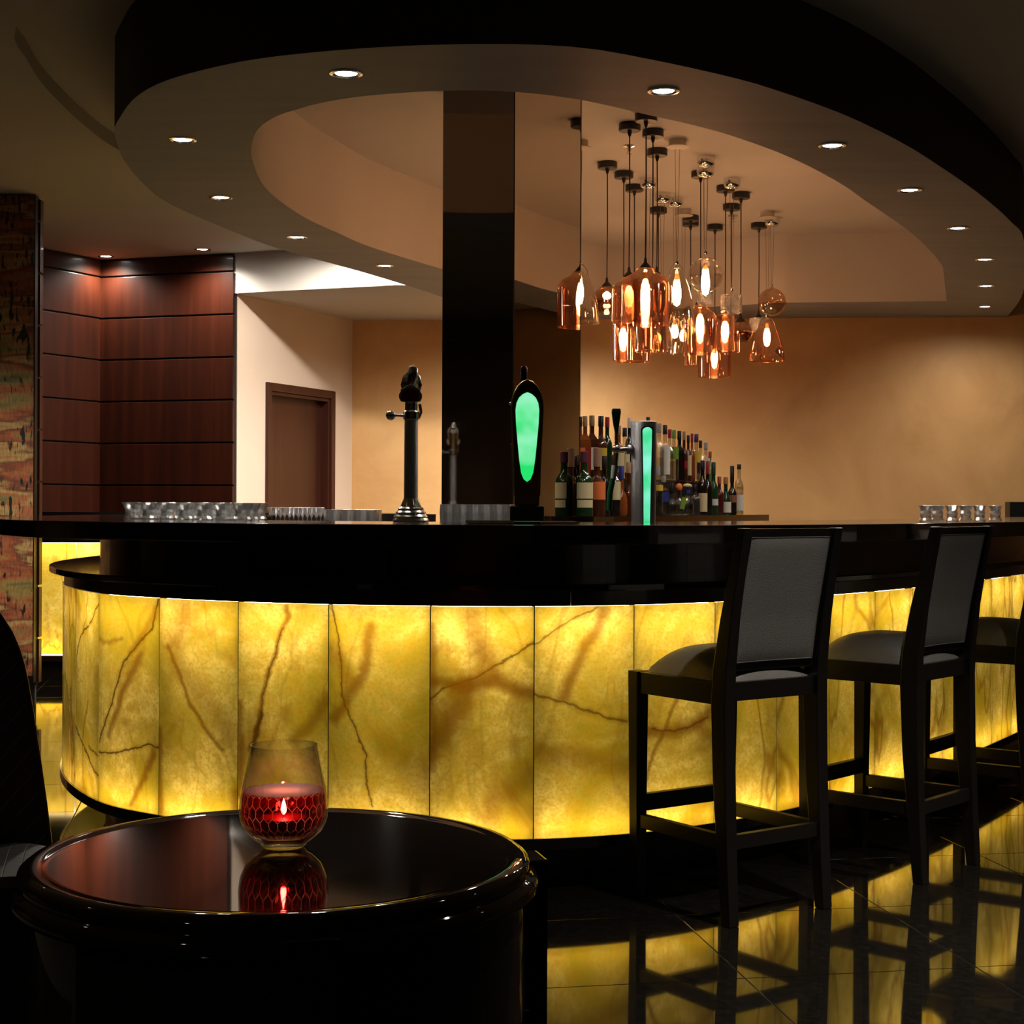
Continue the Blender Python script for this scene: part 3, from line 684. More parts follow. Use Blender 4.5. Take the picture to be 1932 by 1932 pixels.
for a in [
 (1219, 222, 'black', 'jar', 505, 612, 90, 'copper', 'large copper glass jar pendant lamp with the brightest bulb in the cluster', None, 1219, 1.25),
 (1188, 240, 'black', 'jar', 522, 606, 64, 'copper', 'copper glass jar pendant lamp hanging between the smoky bowl and the largest jar', None, 1188),
 (1232, 252, 'black', 'cylinder', 596, 662, 60, 'copper', 'unlit copper glass cylinder pendant lamp just under the largest copper jar', None, 1232, 0),
 (1240, 288, 'black', 'jar', 520, 600, 62, 'copper', 'unlit copper glass jar pendant lamp half hidden behind the largest jar', None, 1240, 0),
 (1146, 312, 'black', 'bowl', 540, 590, 62, 'smoke', 'smoky copper glass bowl pendant lamp beside the mirror column', None, 1146, 0.6),
 (1177, 330, 'black', 'cylinder', 604, 680, 40, 'copper', 'narrow lit copper glass cylinder pendant lamp below the jar next to the smoky bowl', None, 1177),
 (1193, 355, 'black', 'cylinder', 612, 682, 66, 'copper', 'wide unlit copper glass cylinder pendant lamp overlapping the narrow lit cylinder', None, 1197, 0),
 (1234, 397, 'black', 'bowl', 620, 660, 56, 'clear', 'clear round glass pendant lamp with a flame bulb below the copper jars', None, 1242, 1.0),
 (1278, 270, 'white', 'bell', 506, 618, 70, 'clear', 'tall clear glass bell pendant lamp between the largest jar and the clear globe', None, 1278),
 (1100, 272, 'white', 'bell', 506, 609, 78, 'clear', 'clear glass bell pendant lamp half hidden by the edge of the mirror column', None, 1094),
 (1223, 343, 'chrome', 'bell', 600, 664, 50, 'clear') + LS + (1223, 0),
 (1245, 371, 'chrome', 'bell', 600, 655, 44, 'clear') + LS + (1250, 0),
 (1272, 379, 'chrome', 'bell', 600, 664, 46, 'clear', 'small lit clear glass dome pendant lamp under the tall clear bell', None, 1274, 0.8),
 (1330, 302, 'chrome', 'globe', 486, 552, 66, 'clear', 'large clear glass globe pendant lamp with a bright bulb', None, 1332, 1.5),
 (1329, 321, 'chrome', 'drum', 548, 572, 30, 'crystal', 'small faceted glass drum pendant lamp just beneath the clear globe', None, 1331, 0),
 (1316, 329, 'black', 'jar', 574, 667, 62, 'copper', 'lit copper glass jar pendant lamp straight below the clear globe', None, 1322),
 (1366, 356, 'black', 'cylinder', 592, 662, 36, 'copper', 'lit copper glass cylinder pendant lamp below the faceted drum', None, 1369),
 (1386, 369, 'black', 'bowl', 606, 643, 46, 'smoke', 'unlit smoky copper glass bowl pendant lamp next to the copper bell', None, 1398, 0),
 (1380, 391, 'black', 'cylinder', 618, 664, 34, 'copper', 'small unlit copper cylinder pendant lamp beside the unlit smoky bowl', None, 1380, 0),
 (1381, 343, 'chrome', 'drum', 556, 590, 41, 'crystal', 'faceted glass drum pendant lamp on steel wires above the copper cylinders', None, 1381, 0),
 (1299, 401, 'white', 'bell', 610, 668, 52, 'clear', 'short lit clear glass bell pendant lamp hanging low beside the copper jar', None, 1290, 0.8),
 (1303, 412, 'black', 'cylinder', 648, 688, 24, 'copper', 'narrowest copper glass cylinder pendant lamp hanging under the short clear bell', None, 1303, 0),
 (1301, 421, 'black', 'jar', 586, 650, 44, 'copper', 'smallest copper glass jar pendant lamp behind the jar below the globe', None, 1303),
 (1351, 429, 'black', 'cylinder', 645, 711, 62, 'copper', 'copper glass cylinder pendant lamp that hangs lowest of the whole cluster', None, 1349, 0.9),
 (1435, 426, 'black', 'drum', 600, 626, 34, 'crystal', 'small faceted glass drum pendant lamp on a black cord', None, 1432, 0),
 (1456, 416, 'chrome', 'globe', 544, 597, 53, 'smoke', 'copper tinted glass globe pendant lamp hung on steel wires', None, 1457, 0),
 (1453, 405, 'white', 'bell', 604, 681, 67, 'copper', 'copper tinted glass bell pendant lamp under a white disc canopy', None, 1448, 0.9)]:
    pendant(*a)
for u, v in ((1187, 282), (1383, 412)):
    P = gp(u, v, ZI - 0.02); t = thing('fire_sprinkler', 'small chrome fire sprinkler on the raised ceiling among the pendants', 'sprinkler', (P.x, P.y, ZI), 0, 'ceiling sprinklers')
    MB().lathe([(.0001, 0), (.035, 0), (.034, -.006), (.012, -.012), (.010, -.03), (.0001, -.03)], 20).build('escutcheon', 'chrome', t, smooth=True)
    MB().lathe([(.0001, -.040), (.016, -.041), (.017, -.043), (.0001, -.044)], 16).build('deflector', 'chrome', t, smooth=True)
    MB().tube([(-.006, 0, -.028), (-.008, 0, -.036), (0, 0, -.041)], .0016, 6).build('yoke', 'chrome', t)

# ------------------------------------------------------------------ mirrored column
colm = thing('mirror_column', 'black glass and bronze mirror column rising from the bar island to the ceiling', 'column', (0, 0, 0))
yF = 6.74; xl, xr = (833 - CX) * yF / F, (967 - CX) * yF / F
C1 = Vector((0.318, 7.507))
MB().prism([(xl + .006, yF + .012), (xr, yF + .012), (C1.x - .012, C1.y), (xl + .006, C1.y + .02)], 0, ZI + .02).build('core', 'shadowgap', colm)
MB().box(xl, xr, yF, yF + .010, 0.0, ZI).build('front_glass', 'darkmirror', colm)
e = (C1 - Vector((xr, yF))).normalized(); n = Vector((e.y, -e.x))
A0 = Vector((xr + .004, yF + .004)); q = [A0, C1, C1 - n * .008, A0 - n * .008]
MB().prism(q[::-1], 0.0, ZI).build('side_mirror', 'mirror', colm)
MB().box(xr - .001, xr + .0035, yF - .002, yF + .006, 0, ZI).build('corner_trim', 'blackwood', colm)
MB().tube([(C1.x + .002, C1.y, 0), (C1.x + .002, C1.y, ZI)], 0.0015, 6).build('edge_trim', 'blackwood', colm)

# ------------------------------------------------------------------ bottle display
t0, dsh = Vector((0.325, 7.40)), Vector((0.49, 0.872)).normalized(); psh = Vector((-dsh.y, dsh.x))
def on_line(u, base):
    k = (u - CX) / F; t = (k * base.y - base.x) / (dsh.x - k * dsh.y); return base + dsh * t
ZB1, ZB2 = 1.098, 1.285
disp = thing('bottle_display', 'stepped back bar display stand that carries the liquor bottles', 'display stand', (t0.x, t0.y, 0), math.atan2(dsh.y, dsh.x))
b1, b2 = t0 + psh * 0.0, t0 + psh * 0.125
def sh(m, L0, L1, o0, o1, z0, z1):
    return m.box(L0, L1, o0, o1, z0, z1)
sh(MB(), -0.02, 2.22, -0.06, 0.29, 0.0, 1.045).build('cabinet', 'laminate', disp)
sh(MB(), -0.05, 2.27, -0.085, 0.31, 1.045, ZB1).build('lower_shelf', 'mirror', disp, bevel=.003)
rsr = thing('bottle_riser', 'raised black step at the back of the display stand under the upper row of bottles', 'shelf', (t0.x, t0.y, ZB1 + .0005), math.atan2(dsh.y, dsh.x))
sh(MB(), 0.16, 1.75, 0.075, 0.30, 0, ZB2 - .013 - ZB1).build('riser', 'laminate', rsr)
sh(MB(), 0.14, 1.80, 0.066, 0.31, ZB2 - .013 - ZB1, ZB2 - .001 - ZB1).build('upper_shelf', 'mirror', rsr, bevel=.003)
BG = {}
def bottle_mat(c, kind):
    key = (c, kind)
    if key not in BG:
        if kind == 'clear': BG[key] = thin_glass('bottle_clear', c, 0.10, rough=0.05)
        else: BG[key] = pbr('bottle_glass', c, 0.12, coat=0.3)
    return BG[key]
def flat_mat(c, r=0.5):
    key = ('f', c)
    if key not in BG: BG[key] = pbr('bottle_trim', c, r, spec=0.2)
    return BG[key]
BP = {
 'round': [(.0001, 0), (.94, 0), (1, .02), (1, .56), (.96, .62), (.80, .68), (.50, .73), (.38, .78), (.36, .92), (.36, 1.0), (.0001, 1.0)],
 'wine': [(.0001, 0), (.94, 0), (1, .02), (1, .58), (.92, .66), (.65, .73), (.42, .79), (.38, .86), (.37, 1.0), (.0001, 1.0)],
 'square': [(.0001, 0), (.97, 0), (1, .02), (1, .62), (.92, .70), (.45, .78), (.36, .82), (.36, 1.0), (.0001, 1.0)],
 'squat': [(.0001, 0), (.85, 0), (.97, .05), (1, .25), (.96, .42), (.75, .56), (.42, .66), (.36, .72), (.36, 1.0), (.0001, 1.0)],
}
GRN, AMB, DRK, CLR, BRN = (0.006, 0.022, 0.006), (0.16, 0.040, 0.008), (0.008, 0.005, 0.004), (0.80, 0.80, 0.76), (0.045, 0.012, 0.005)
BLK, RED, TAN, WHT, CRM, ORG, GRY, LGN, BLU, YEL = (0.005, .004, .005), (.20, .007, .010), (.26, .14, .065), (.42, .40, .36), (.40, .33, .19), (.48, .12, .03), (.18, .18, .18), (.10, .19, .025), (.014, .024, .15), (.40, .27, .03)
def bottle(u, ytop, wpx, tier, shape, col, kind, cap, lab, desc, labz=(.12, .48), caph=.13, ball=False, extra=None):
    P = on_line(u, b1 if tier == 1 else b2); z = ZB1 if tier == 1 else ZB2
    d = P.y; H = at(u, ytop, d).z - z; R = wpx * d / F / 2
    t = thing('liquor_bottle', desc, 'bottle', (P.x, P.y, z), math.atan2(-P.x, P.y) * 0 + 0.15)
    n = 4 if shape == 'square' else 20; k = 1.30 if shape == 'square' else 1.0
    Hg = H * (1 - caph)
    pr = [(r * R * (k if shape == 'square' else 1), zz * Hg) for r, zz in BP[shape]]
    MB().lathe(pr, n, phase=PI / 4 if n == 4 else 0).build('glass_body', bottle_mat(col, kind), t, smooth=(n != 4))
    if kind == 'clear':
        MB().lathe([(.0001, .006), (R * .88, .006), (R * .88, Hg * .45), (.0001, Hg * .45)], n, phase=PI / 4 if n == 4 else 0).build('liquid', thin_liq, t, smooth=(n != 4))
    rc = R * .44
    if ball:
        MB().lathe([(.0001, Hg), (rc, Hg), (rc * 1.5, Hg + H * caph * .25), (rc * 1.6, Hg + H * caph * .55), (rc * 1.1, H - .003), (.0001, H)], 16).build('stopper', flat_mat(cap), t, smooth=True)
    else:
        MB().lathe([(.0001, Hg - .012), (rc, Hg - .012), (rc, H - .002), (rc * .9, H), (.0001, H)], 16).build('cap', flat_mat(cap, .35), t, smooth=True)
    if lab:
        z0, z1 = labz[0] * H, labz[1] * H
        if n == 4:
            w = R * .80; MB().box(-w, w, -R * .955, -R * .93, z0, z1).build('paper_label', flat_mat(lab), t)
        else:
            ml = MB(); na = 12
            for i in range(na + 1):
                a = -PI / 2 + (i / na - .5) * 2.3; ml.v += [(R * 1.012 * math.cos(a), R * 1.012 * math.sin(a), z0), (R * 1.012 * math.cos(a), R * 1.012 * math.sin(a), z1)]
            ml.f += [(2 * i, 2 * i + 2, 2 * i + 3, 2 * i + 1) for i in range(na)]
            ml.build('paper_label', flat_mat(lab), t, smooth=True)
    if extra:
        extra(t, R, H)
    return t
thin_liq = thin_glass('clear_spirit', (0.86, 0.86, 0.82), 0.04)
def lower_label(c, z0, z1, nm='paper_label'):
    def f(t, R, H):
        ml = MB(); na = 12
        for i in range(na + 1):
            a = -PI / 2 + (i / na - .5) * 2.1; ml.v += [(R * 1.014 * math.cos(a), R * 1.014 * math.sin(a), z0 * H), (R * 1.014 * math.cos(a), R * 1.014 * math.sin(a), z1 * H)]
        ml.f += [(2 * i, 2 * i + 2, 2 * i + 3, 2 * i + 1) for i in range(na)]; ml.build(nm, flat_mat(c), t, smooth=True)
    return f
def neck_band(c, z0, z1):
    def f(t, R, H): MB().lathe([(R * .40, z0 * H), (R * .43, z0 * H), (R * .43, z1 * H), (R * .40, z1 * H)], 16).build('neck_band', flat_mat(c), t, smooth=True)
    return f
def hang_tag(t, R, H):
    MB().box(-R * .5, R * .45, -R * 1.16, -R * 1.13, .20 * H, .58 * H, Matrix.Rotation(0.25, 4, 'Y')).build('hang_tag', flat_mat(LGN), t)
def word_label(t, R, H):
    cu = bpy.data.curves.new('lettering', 'FONT'); cu.body = 'MOL'; cu.size = R * .72; cu.align_x = 'CENTER'; cu.extrude = .0004
    tmp = bpy.data.objects.new('lettering_curve', cu); COL.objects.link(tmp); bpy.context.view_layer.update(); me = bpy.data.meshes.new_from_object(tmp.evaluated_get(bpy.context.evaluated_depsgraph_get())); bpy.data.objects.remove(tmp); me.materials.clear(); me.materials.append(flat_mat(BLK)); o = bpy.data.objects.new('lettering', me); COL.objects.link(o); o.parent = t; o.location = (0, -R * 1.03, H * .50); o.rotation_euler = (PI / 2, 0, 0);
    lower_label(WHT, .08, .40)(t, R, H)
for a in [
 # upper shelf, from the column outwards
 (1093, 786, 22, 2, 'square', AMB, 'dark', BLK, ORG, 'amber square bottle with black cap and orange label next to the mirror column'),
 (1103, 785, 22, 2, 'square', AMB, 'dark', TAN, RED, 'amber square bottle with tan cap and slanted red label on the upper shelf'),
 (1116, 784, 24, 2, 'square', BRN, 'dark', (.20, .12, .06), WHT, 'brown square bottle with brown cap and white label on the upper shelf'),
 (1133, 785, 24, 2, 'round', BRN, 'dark', BLK, YEL, 'brown round bottle with black cap and yellow label on the upper shelf'),
 (1145, 787, 20, 2, 'wine', GRN, 'dark', RED, None, 'dark green bottle with red capsule on the upper shelf'),
 (1167, 803, 20, 2, 'round', AMB, 'dark', TAN, CRM, 'amber bottle with tall tan cork and cream label on the upper shelf'),
 (1178, 807, 20, 2, 'round', CLR, 'clear', BLK, CRM, 'clear bottle with black cap and cream label left of the steel beer tower'),
 (1187, 788, 18, 2, 'wine', DRK, 'dark', WHT, None, 'dark bottle with black and white cap on the upper shelf'),
 (1222, 787, 18, 2, 'wine', DRK, 'dark', BLK, None, 'dark bottle with black cap hidden behind the steel beer tower'),
 (1243, 799, 20, 2, 'round', CLR, 'clear', GRY, None, 'clear unlabelled bottle with grey cap right of the steel beer tower'),
 (1254, 802, 20, 2, 'round', CLR, 'clear', BLK, WHT, 'clear bottle with black cap and tall white label on the upper shelf', (.1, .62)),
 (1263, 810, 17, 2, 'round', CLR, 'clear', RED, None, 'clear bottle with red cap on the upper shelf'),
 (1271, 811, 18, 2, 'round', CLR, 'clear', LGN, LGN, 'clear bottle with green cap and green label on the upper shelf', (.42, .66)),
 (1281, 813, 18, 2, 'square', DRK, 'dark', BLK, None, 'dark square bottle with black cap on the upper shelf'),
 (1290, 814, 15, 2, 'round', BRN, 'dark', TAN, RED, 'dark brown bottle with tan cap and small red label', (.25, .40)),
 (1298, 821, 13, 2, 'wine', BRN, 'dark', BLK, CRM, 'brown slim bottle with thin black cap and large cream label', (.12, .56)),
 (1305, 818, 12, 2, 'round', AMB, 'dark', RED, None, 'amber bottle with red cap on the upper shelf'),
 (1313, 819, 19, 2, 'round', CLR, 'clear', (.03, .01, .05), YEL, 'clear bottle with dark violet cap and yellow label', (.40, .64)),
 (1321, 831, 15, 2, 'round', CLR, 'clear', BLK, BLU, 'clear bottle with black pourer and blue label', (.2, .45)),
 (1331, 835, 18, 2, 'round', CLR, 'clear', GRY, WHT, 'clear bottle with silver cap and pale narrow label', (.2, .55)),
 (1339, 852, 15, 2, 'squat', (0.03, .13, .02), 'dark', (.2, .05, .02), None, 'bright green round-shouldered bottle at the end of the upper shelf'),
 # lower shelf
 (1102, 852, 34, 1, 'wine', GRN, 'dark', (.07, .02, .03), CRM, 'large dark green bottle with cream label on the lower shelf next to the mirror column', (.27, .52), .13, False, lower_label(CRM, .13, .25)),
 (1126, 845, 33, 1, 'round', BRN, 'dark', (.22, .12, .08), ORG, 'large brown bottle with copper cap and orange label on the lower shelf', (.24, .50), .24),
 (1140, 860, 22, 1, 'wine', DRK, 'dark', BLK, None, 'plain dark bottle with black cap on the lower shelf', (.2, .4), .18),
 (1158, 858, 26, 1, 'round', DRK, 'dark', (.05, .02, .02), CRM, 'dark bottle with large cream label on the lower shelf', (.26, .56)),
 (1172, 879, 24, 1, 'squat', AMB, 'dark', BLU, None, 'squat amber bottle with blue cap on the lower shelf', (.2, .4), .22),
 (1186, 872, 24, 1, 'squat', BRN, 'dark', TAN, None, 'squat brown bottle with tan cork on the lower shelf', (.2, .4), .16),
 (1213, 876, 24, 1, 'round', CLR, 'clear', BLK, WHT, 'clear bottle with white label hidden behind the steel beer tower'),
 (1241, 880, 20, 1, 'round', CLR, 'clear', GRY, YEL, 'clear bottle with grey cap and yellow label on the lower shelf', (.50, .62)),
 (1252, 898, 20, 1, 'square', CLR, 'clear', GRY, BLU, 'clear square bottle with blue label and white band', (.34, .60), .1, False, None),
 (1268, 911, 20, 1, 'squat', CLR, 'clear', BLK, None, 'squat clear bottle with ribbed black neck', (.2, .4), .26),
 (1281, 912, 19, 1, 'squat', CLR, 'clear', ORG, None, 'squat clear bottle with orange stopper and green hang tag', (.2, .4), .22, True, hang_tag),
 (1297, 912, 25, 1, 'squat', CLR, 'clear', CRM, None, 'squat clear bottle with white ball stopper and blue neck band', (.2, .4), .14, True, neck_band(BLU, .68, .80)),
 (1311, 914, 20, 1, 'round', (.02, .018, .02), 'dark', BLK, None, 'matt charcoal bottle with black cap on the lower shelf'),
 (1325, 869, 19, 1, 'wine', DRK, 'dark', BLK, CRM, 'dark wine bottle with tall cream label on the lower shelf', (.06, .40)),
 (1335, 870, 18, 1, 'wine', DRK, 'dark', RED, None, 'dark wine bottle with bright red capsule on the lower shelf', (.2, .4), .20),
 (1346, 872, 18, 1, 'wine', (.006, .03, .008), 'dark', (.01, .03, .015), WHT, 'dark green wine bottle with small white label', (.18, .30), .20),
 (1357, 899, 17, 1, 'round', (.05, .006, .006), 'dark', (.22, .06, .03), None, 'dark red bottle with copper cap on the lower shelf'),
 (1369, 900, 21, 1, 'squat', GRN, 'dark', (.25, .09, .03), WHT, 'squat green bottle with copper cap and square white label', (.06, .34)),
 (1381, 879, 18, 1, 'wine', DRK, 'dark', BLK, (.16, .06, .03), 'tall black wine bottle with brown label near the shelf end', (.25, .40), .30),
 (1394, 876, 18, 1, 'round', CLR, 'clear', BLK, None, 'tall clear bottle with black cap and printed white label at the shelf end', (.2, .4), .06, False, word_label)]:
    bottle(*a)

# ------------------------------------------------------------------ glassware
def lathe_me(prof, n=24):
    return MB().lathe(prof, n)
def place_glasses(name, prof, pts, label, cat, group, mat='cut', n=14, smooth=False):
    me = None
    for p in pts:
        if me is None:
            o = MB().lathe(prof, n).build(name, mat, None, smooth=smooth, weld=True); me = o.data
        else:
            o = bpy.data.objects.new(name, me); COL.objects.link(o)
        o.location = p; o.rotation_euler = (0, 0, random.uniform(0, 6)); tag(o, label, cat, group)
bowlp = [(.0001, 0), (.030, 0), (.032, .004), (.027, .012), (.025, .024), (.027, .036), (.034, .052), (.0385, .058), (.037, .0585), (.031, .050), (.024, .034), (.022, .018), (.020, .010), (.0001, .009)]
row = []
for r in range(3):
    for k in range(7):
        f = (k + 0.35 * r) / 6.6; p = Vector((-1.335, 5.80)).lerp(Vector((-0.84, 5.42)), min(f, 1.02)) + Vector((0.50, 0.86)) * (-0.075 * r + .02)
        row.append((p.x, p.y, ZT + .0005))
place_glasses('tealight_glass', bowlp, row, 'low flared cut-glass tumbler in the long row on the bar top', 'glass', 'flared tumblers on the bar top')
hour = [(.0001, 0), (.024, 0), (.0255, .004), (.020, .014), (.0195, .022), (.022, .030), (.019, .040), (.023, .052), (.027, .060), (.0255, .0605), (.0165, .042), (.016, .030), (.0001, .028)]
pts = []
for u in (1747, 1769, 1796, 1822, 1848, 1878):
    k = (u - CX) / F; d = 5.92 + (u - 1747) * .0022; pts.append((k * d, d, ZT + .0005))
place_glasses('shot_glass', hour, pts, 'small hourglass shot glass standing on the bar top above the stools', 'glass', 'shot glasses on the bar top', n=12)
# low service counter behind the bar with tumblers and stem glasses
sv = thing('service_counter', 'low black service counter with upstand inside the bar island', 'counter', (0, 0, 0))
MB().box(-1.36, -0.42, 7.86, 8.34, 0.0, 0.99).build('cabinet', 'laminate', sv)
MB().box(-1.40, -0.40, 7.82, 8.36, 0.99, 1.025).build('counter_top', 'topstone', sv)
MB().box(-1.40, -0.40, 8.34, 8.38, 1.025, 1.098).build('upstand', 'laminate', sv)
tum = [(.0001, 0), (.028, 0), (.030, .004), (.0325, .095), (.031, .0955), (.0285, .018), (.0001, .016)]
pts = []
for r in range(2):
    for u in (622, 648, 674, 701): 
        d = 7.98 + .09 * r; pts.append(((u + 8 * r - CX) / F * d, d, 1.026))
place_glasses('whisky_tumbler', tum, pts, 'straight cut-glass whisky tumbler on the service counter', 'glass', 'tumblers on the service counter', n=10)
cou = [(.0001, 0), (.019, 0), (.019, .002), (.005, .006), (.0035, .02), (.0035, .055), (.010, .066), (.017, .085), (.0215, .104), (.0205, .1045), (.009, .068), (.0001, .063)]
pts = []
for r in range(2):
    for k in range(6):
        d = 7.96 + .12 * r; u = 512 + 17 * k + 8 * r; pts.append(((u - CX) / F * d, d, 1.026))
place_glasses('liqueur_glass', cou, pts, 'tiny stemmed liqueur glass with conical bowl on the service counter', 'glass', 'liqueur glasses on the service counter', n=16)
# added flutes before the column, standing in for glasses reflected in it
shf = tag(MB().box(-0.36, 0.03, 6.46, 6.735, 0.0, 0.965).build('glass_cabinet', 'laminate', None), 'low black cabinet under the stand-in champagne flutes in front of the column', 'cabinet')
flu = [(.0001, 0), (.024, 0), (.024, .003), (.005, .008), (.004, .02), (.005, .060), (.014, .080), (.0195, .115), (.021, .15), (.019, .184), (.018, .1845), (.0195, .15), (.013, .084), (.0001, .070)]
pts = []
for r in range(3):
    for k in range(6):
        pts.append((-0.275 + .050 * k + .018 * (r % 2), 6.50 + .070 * r, .966))
place_glasses('standin_flute', flu, pts, 'added champagne flute standing in for glasses reflected in the black column', 'glass', 'stand-in flutes before the column', n=10)

# ------------------------------------------------------------------ beer towers
# chrome tower with badge
P = at(775, 985, 4.98); tw = thing('beer_tower', 'slim chrome beer tower with red shield badge and ball lever', 'beer tap', (P.x, 4.98, ZT + .0005))
prof = [(.0001, 0), (.056, 0), (.057, .006), (.052, .014), (.054, .018), (.046, .026), (.048, .031), (.040, .038), (.041, .043), (.033, .048), (.032, .052), (.022, .075)]
MB().lathe(prof, 32).build('base', 'chrome', tw, smooth=True)
MB().lathe([(.024, .050), (.022, .078), (.021, .33), (.0001, .33)], 24).build('pillar', 'frosted', tw, smooth=True)
MB().lathe([(.0225, .32), (.025, .323), (.025, .345), (.0225, .348), (.020, .35), (.020, .41), (.024, .43), (.024, .44), (.020, .455), (.0001, .455)], 24).build('head', 'chrome', tw, smooth=True)
MB().tube([(0, -.012, .42), (.004, -.022, .450), (.006, -.018, .475), (.004, .004, .482), (.002, .02, .46)], [.014, .016, .016, .013, .010], 12).build('spout_cover', 'chrome', tw, smooth=True)
for sx in (-1, 1):
    MB().tube([(sx * .020, .004, .40), (sx * .026, .004, .43), (sx * .020, .004, .455), (sx * .008, .002, .470)], [.006, .008, .008, .005], 10).build('scroll', 'chrome', tw, smooth=True)
MB().tube([(-.015, -.004, .333), (-.040, -.006, .334), (-.052, -.006, .334)], [.006, .004, .005], 10).build('lever_arm', 'chrome', tw, smooth=True)
MB().lathe([(max(.0155 * math.sin(PI * k / 12), .0001), .334 + .0155 * math.cos(PI * k / 12)) for k in range(13)], 18, (-.064, -.006, 0)).build('lever_ball', 'chrome', tw, smooth=True)
def shield(sc):
    pts = [(-.030, -.020), (-.036, -.008), (-.036, .004), (-.030, .014), (-.031, .019), (-.026, .021), (-.020, .024), (-.010, .031), (0, .033), (.010, .031), (.020, .024), (.026, .021), (.031, .019), (.030, .014), (.036, .004), (.036, -.008), (.030, -.020), (.015, -.022), (0, -.021), (-.015, -.022)]
    return [(x * sc, z * sc) for x, z in pts]
def plate(poly, y0, y1, zc, xc=0):
    m = MB(); n = len(poly); m.add([(xc + x, y1, zc + z) for x, z in poly] + [(xc + x, y0, zc + z) for x, z in poly], [tuple(range(n)), tuple(reversed(range(n, 2 * n)))] + [(k, n + k, n + (k + 1) % n, (k + 1) % n) for k in range(n)]); return m
bd = plate(shield(1.0), -.044, -.034, .395).build('badge', 'chrome', tw, weld=True, bevel=.002)
plate([(x * .78, z * .78 - .001) for x, z in shield(1.0)], -.0455, -.0442, .393).build('badge_enamel', pbr('red_enamel', (.16, .010, .020), .3), bd)
MB().tube([(.022, .006, .325), (.030, .006, .345), (.026, .006, .37)], .005, 8).build('tap_spout', 'chrome', tw, smooth=True)

# glowing oval tower
def glow_mat(name, c1, c2, st):
    m, nt, o = newmat(name); L = nt.links
    tc = N(nt, 'ShaderNodeTexCoord'); nz = N(nt, 'ShaderNodeTexNoise'); nz.inputs['Scale'].default_value = 9; nz.inputs['Detail'].default_value = 2
    L.new(tc.outputs['Object'], nz.inputs['Vector'])
    mr = N(nt, 'ShaderNodeMapRange'); mr.inputs[1].default_value = .40; mr.inputs[2].default_value = .66; L.new(nz.outputs[0], mr.inputs[0])
    mx = N(nt, 'ShaderNodeMix', data_type='RGBA'); mx.inputs[6].default_value = c4(c1); mx.inputs[7].default_value = c4(c2); L.new(mr.outputs[0], mx.inputs[0])
    e = N(nt, 'ShaderNodeEmission'); e.inputs[1].default_value = st; L.new(mx.outputs[2], e.inputs[0]); L.new(e.outputs[0], o.inputs[0]); return m
M['greenglow'] = glow_mat('green_backlight', (.02, .78, .16), (.32, .92, .55), 1.0)
d2 = 5.02; P = at(994, 982, d2); ot = thing('beer_tower', 'oval brass beer tower with large glowing green lens on black block', 'beer tap', (P.x, d2, ZT + .0005))
MB().box(-.054, .054, -.03, .05, 0, .052).build('base_block', 'blackplastic', ot, bevel=.004)
def egg(t, w):                        # outline of the tower head, z from 0.06 to 0.455
    return w
def head_outline(scale=1.0, top=.452, bot=.052, n=18):
    L = []
    prof = [(0.0, .040), (.06, .040), (.25, .0415), (.45, .044), (.62, .0475), (.75, .0495), (.84, .048), (.90, .041), (.95, .030), (.985, .015), (1.0, .0)]
    for f, w in prof: L.append((w * scale, bot + (top - bot) * f))
    return [(x, z) for x, z in L] + [(-x, z) for x, z in reversed(L[:-1])]
plate(head_outline(), -.015, .035, 0).build('housing', pbr('dark_bronze', (.20, .12, .04), .35, metal=1.0), ot, weld=True, bevel=.006)
lens = []
for f, w in [(0, .0), (.03, .012), (.10, .021), (.25, .028), (.45, .034), (.65, .0395), (.80, .0415), (.88, .038), (.94, .029), (.98, .015), (1, 0)]: lens.append((w, .108 + (.438 - .108) * f))
lensL = lens + [(-x, z) for x, z in reversed(lens[1:-1])]
plate(lensL, -.020, -.0152, 0).build('lens_surround', pbr('dark_green_glass', (.004, .03, .02), .08, coat=.6), ot)
gl = [(x * .90, .128 + (z - .108) * .855) for x, z in lensL]
plate(gl, -.022, -.0202, 0).build('glowing_lens', 'greenglow', ot)
MB().tube([(x * 1.0, -.017, z) for x, z in head_outline(0.99, .449, .06)[1:-1]], .0022, 6).build('brass_rim', 'goldmetal', ot, smooth=True)
MB().lathe([(.0001, .44), (.012, .44), (.0105, .475), (.0115, .488), (.008, .494), (.0001, .495)], 16, (-.012, .012, 0)).build('tap_handle', pbr('dark_blue_plastic', (.01, .008, .03), .15), ot, smooth=True)
MB().lathe([(max(.006 * math.sin(PI * k / 8), .0001), .006 * math.cos(PI * k / 8)) for k in range(9)], 10, (-.052, 0, .375)).build('side_knob', 'chrome', ot, smooth=True)
# drip tray beside it
tr = thing('drip_tray', 'flat black drip tray with steel rim at the foot of the oval tower', 'tray', (P.x - .02, 4.80, ZT + .0005))
MB().box(-.16, .17, -.05, .10, 0, .006).build('mat', 'blackplastic', tr, bevel=.002)
MB().box(-.165, -.02, -.056, -.05, .001, .009).build('rim', 'chrome', tr)
MB().box(.06, .175, -.056, -.05, .001, .007).build('rim', 'chrome', tr)
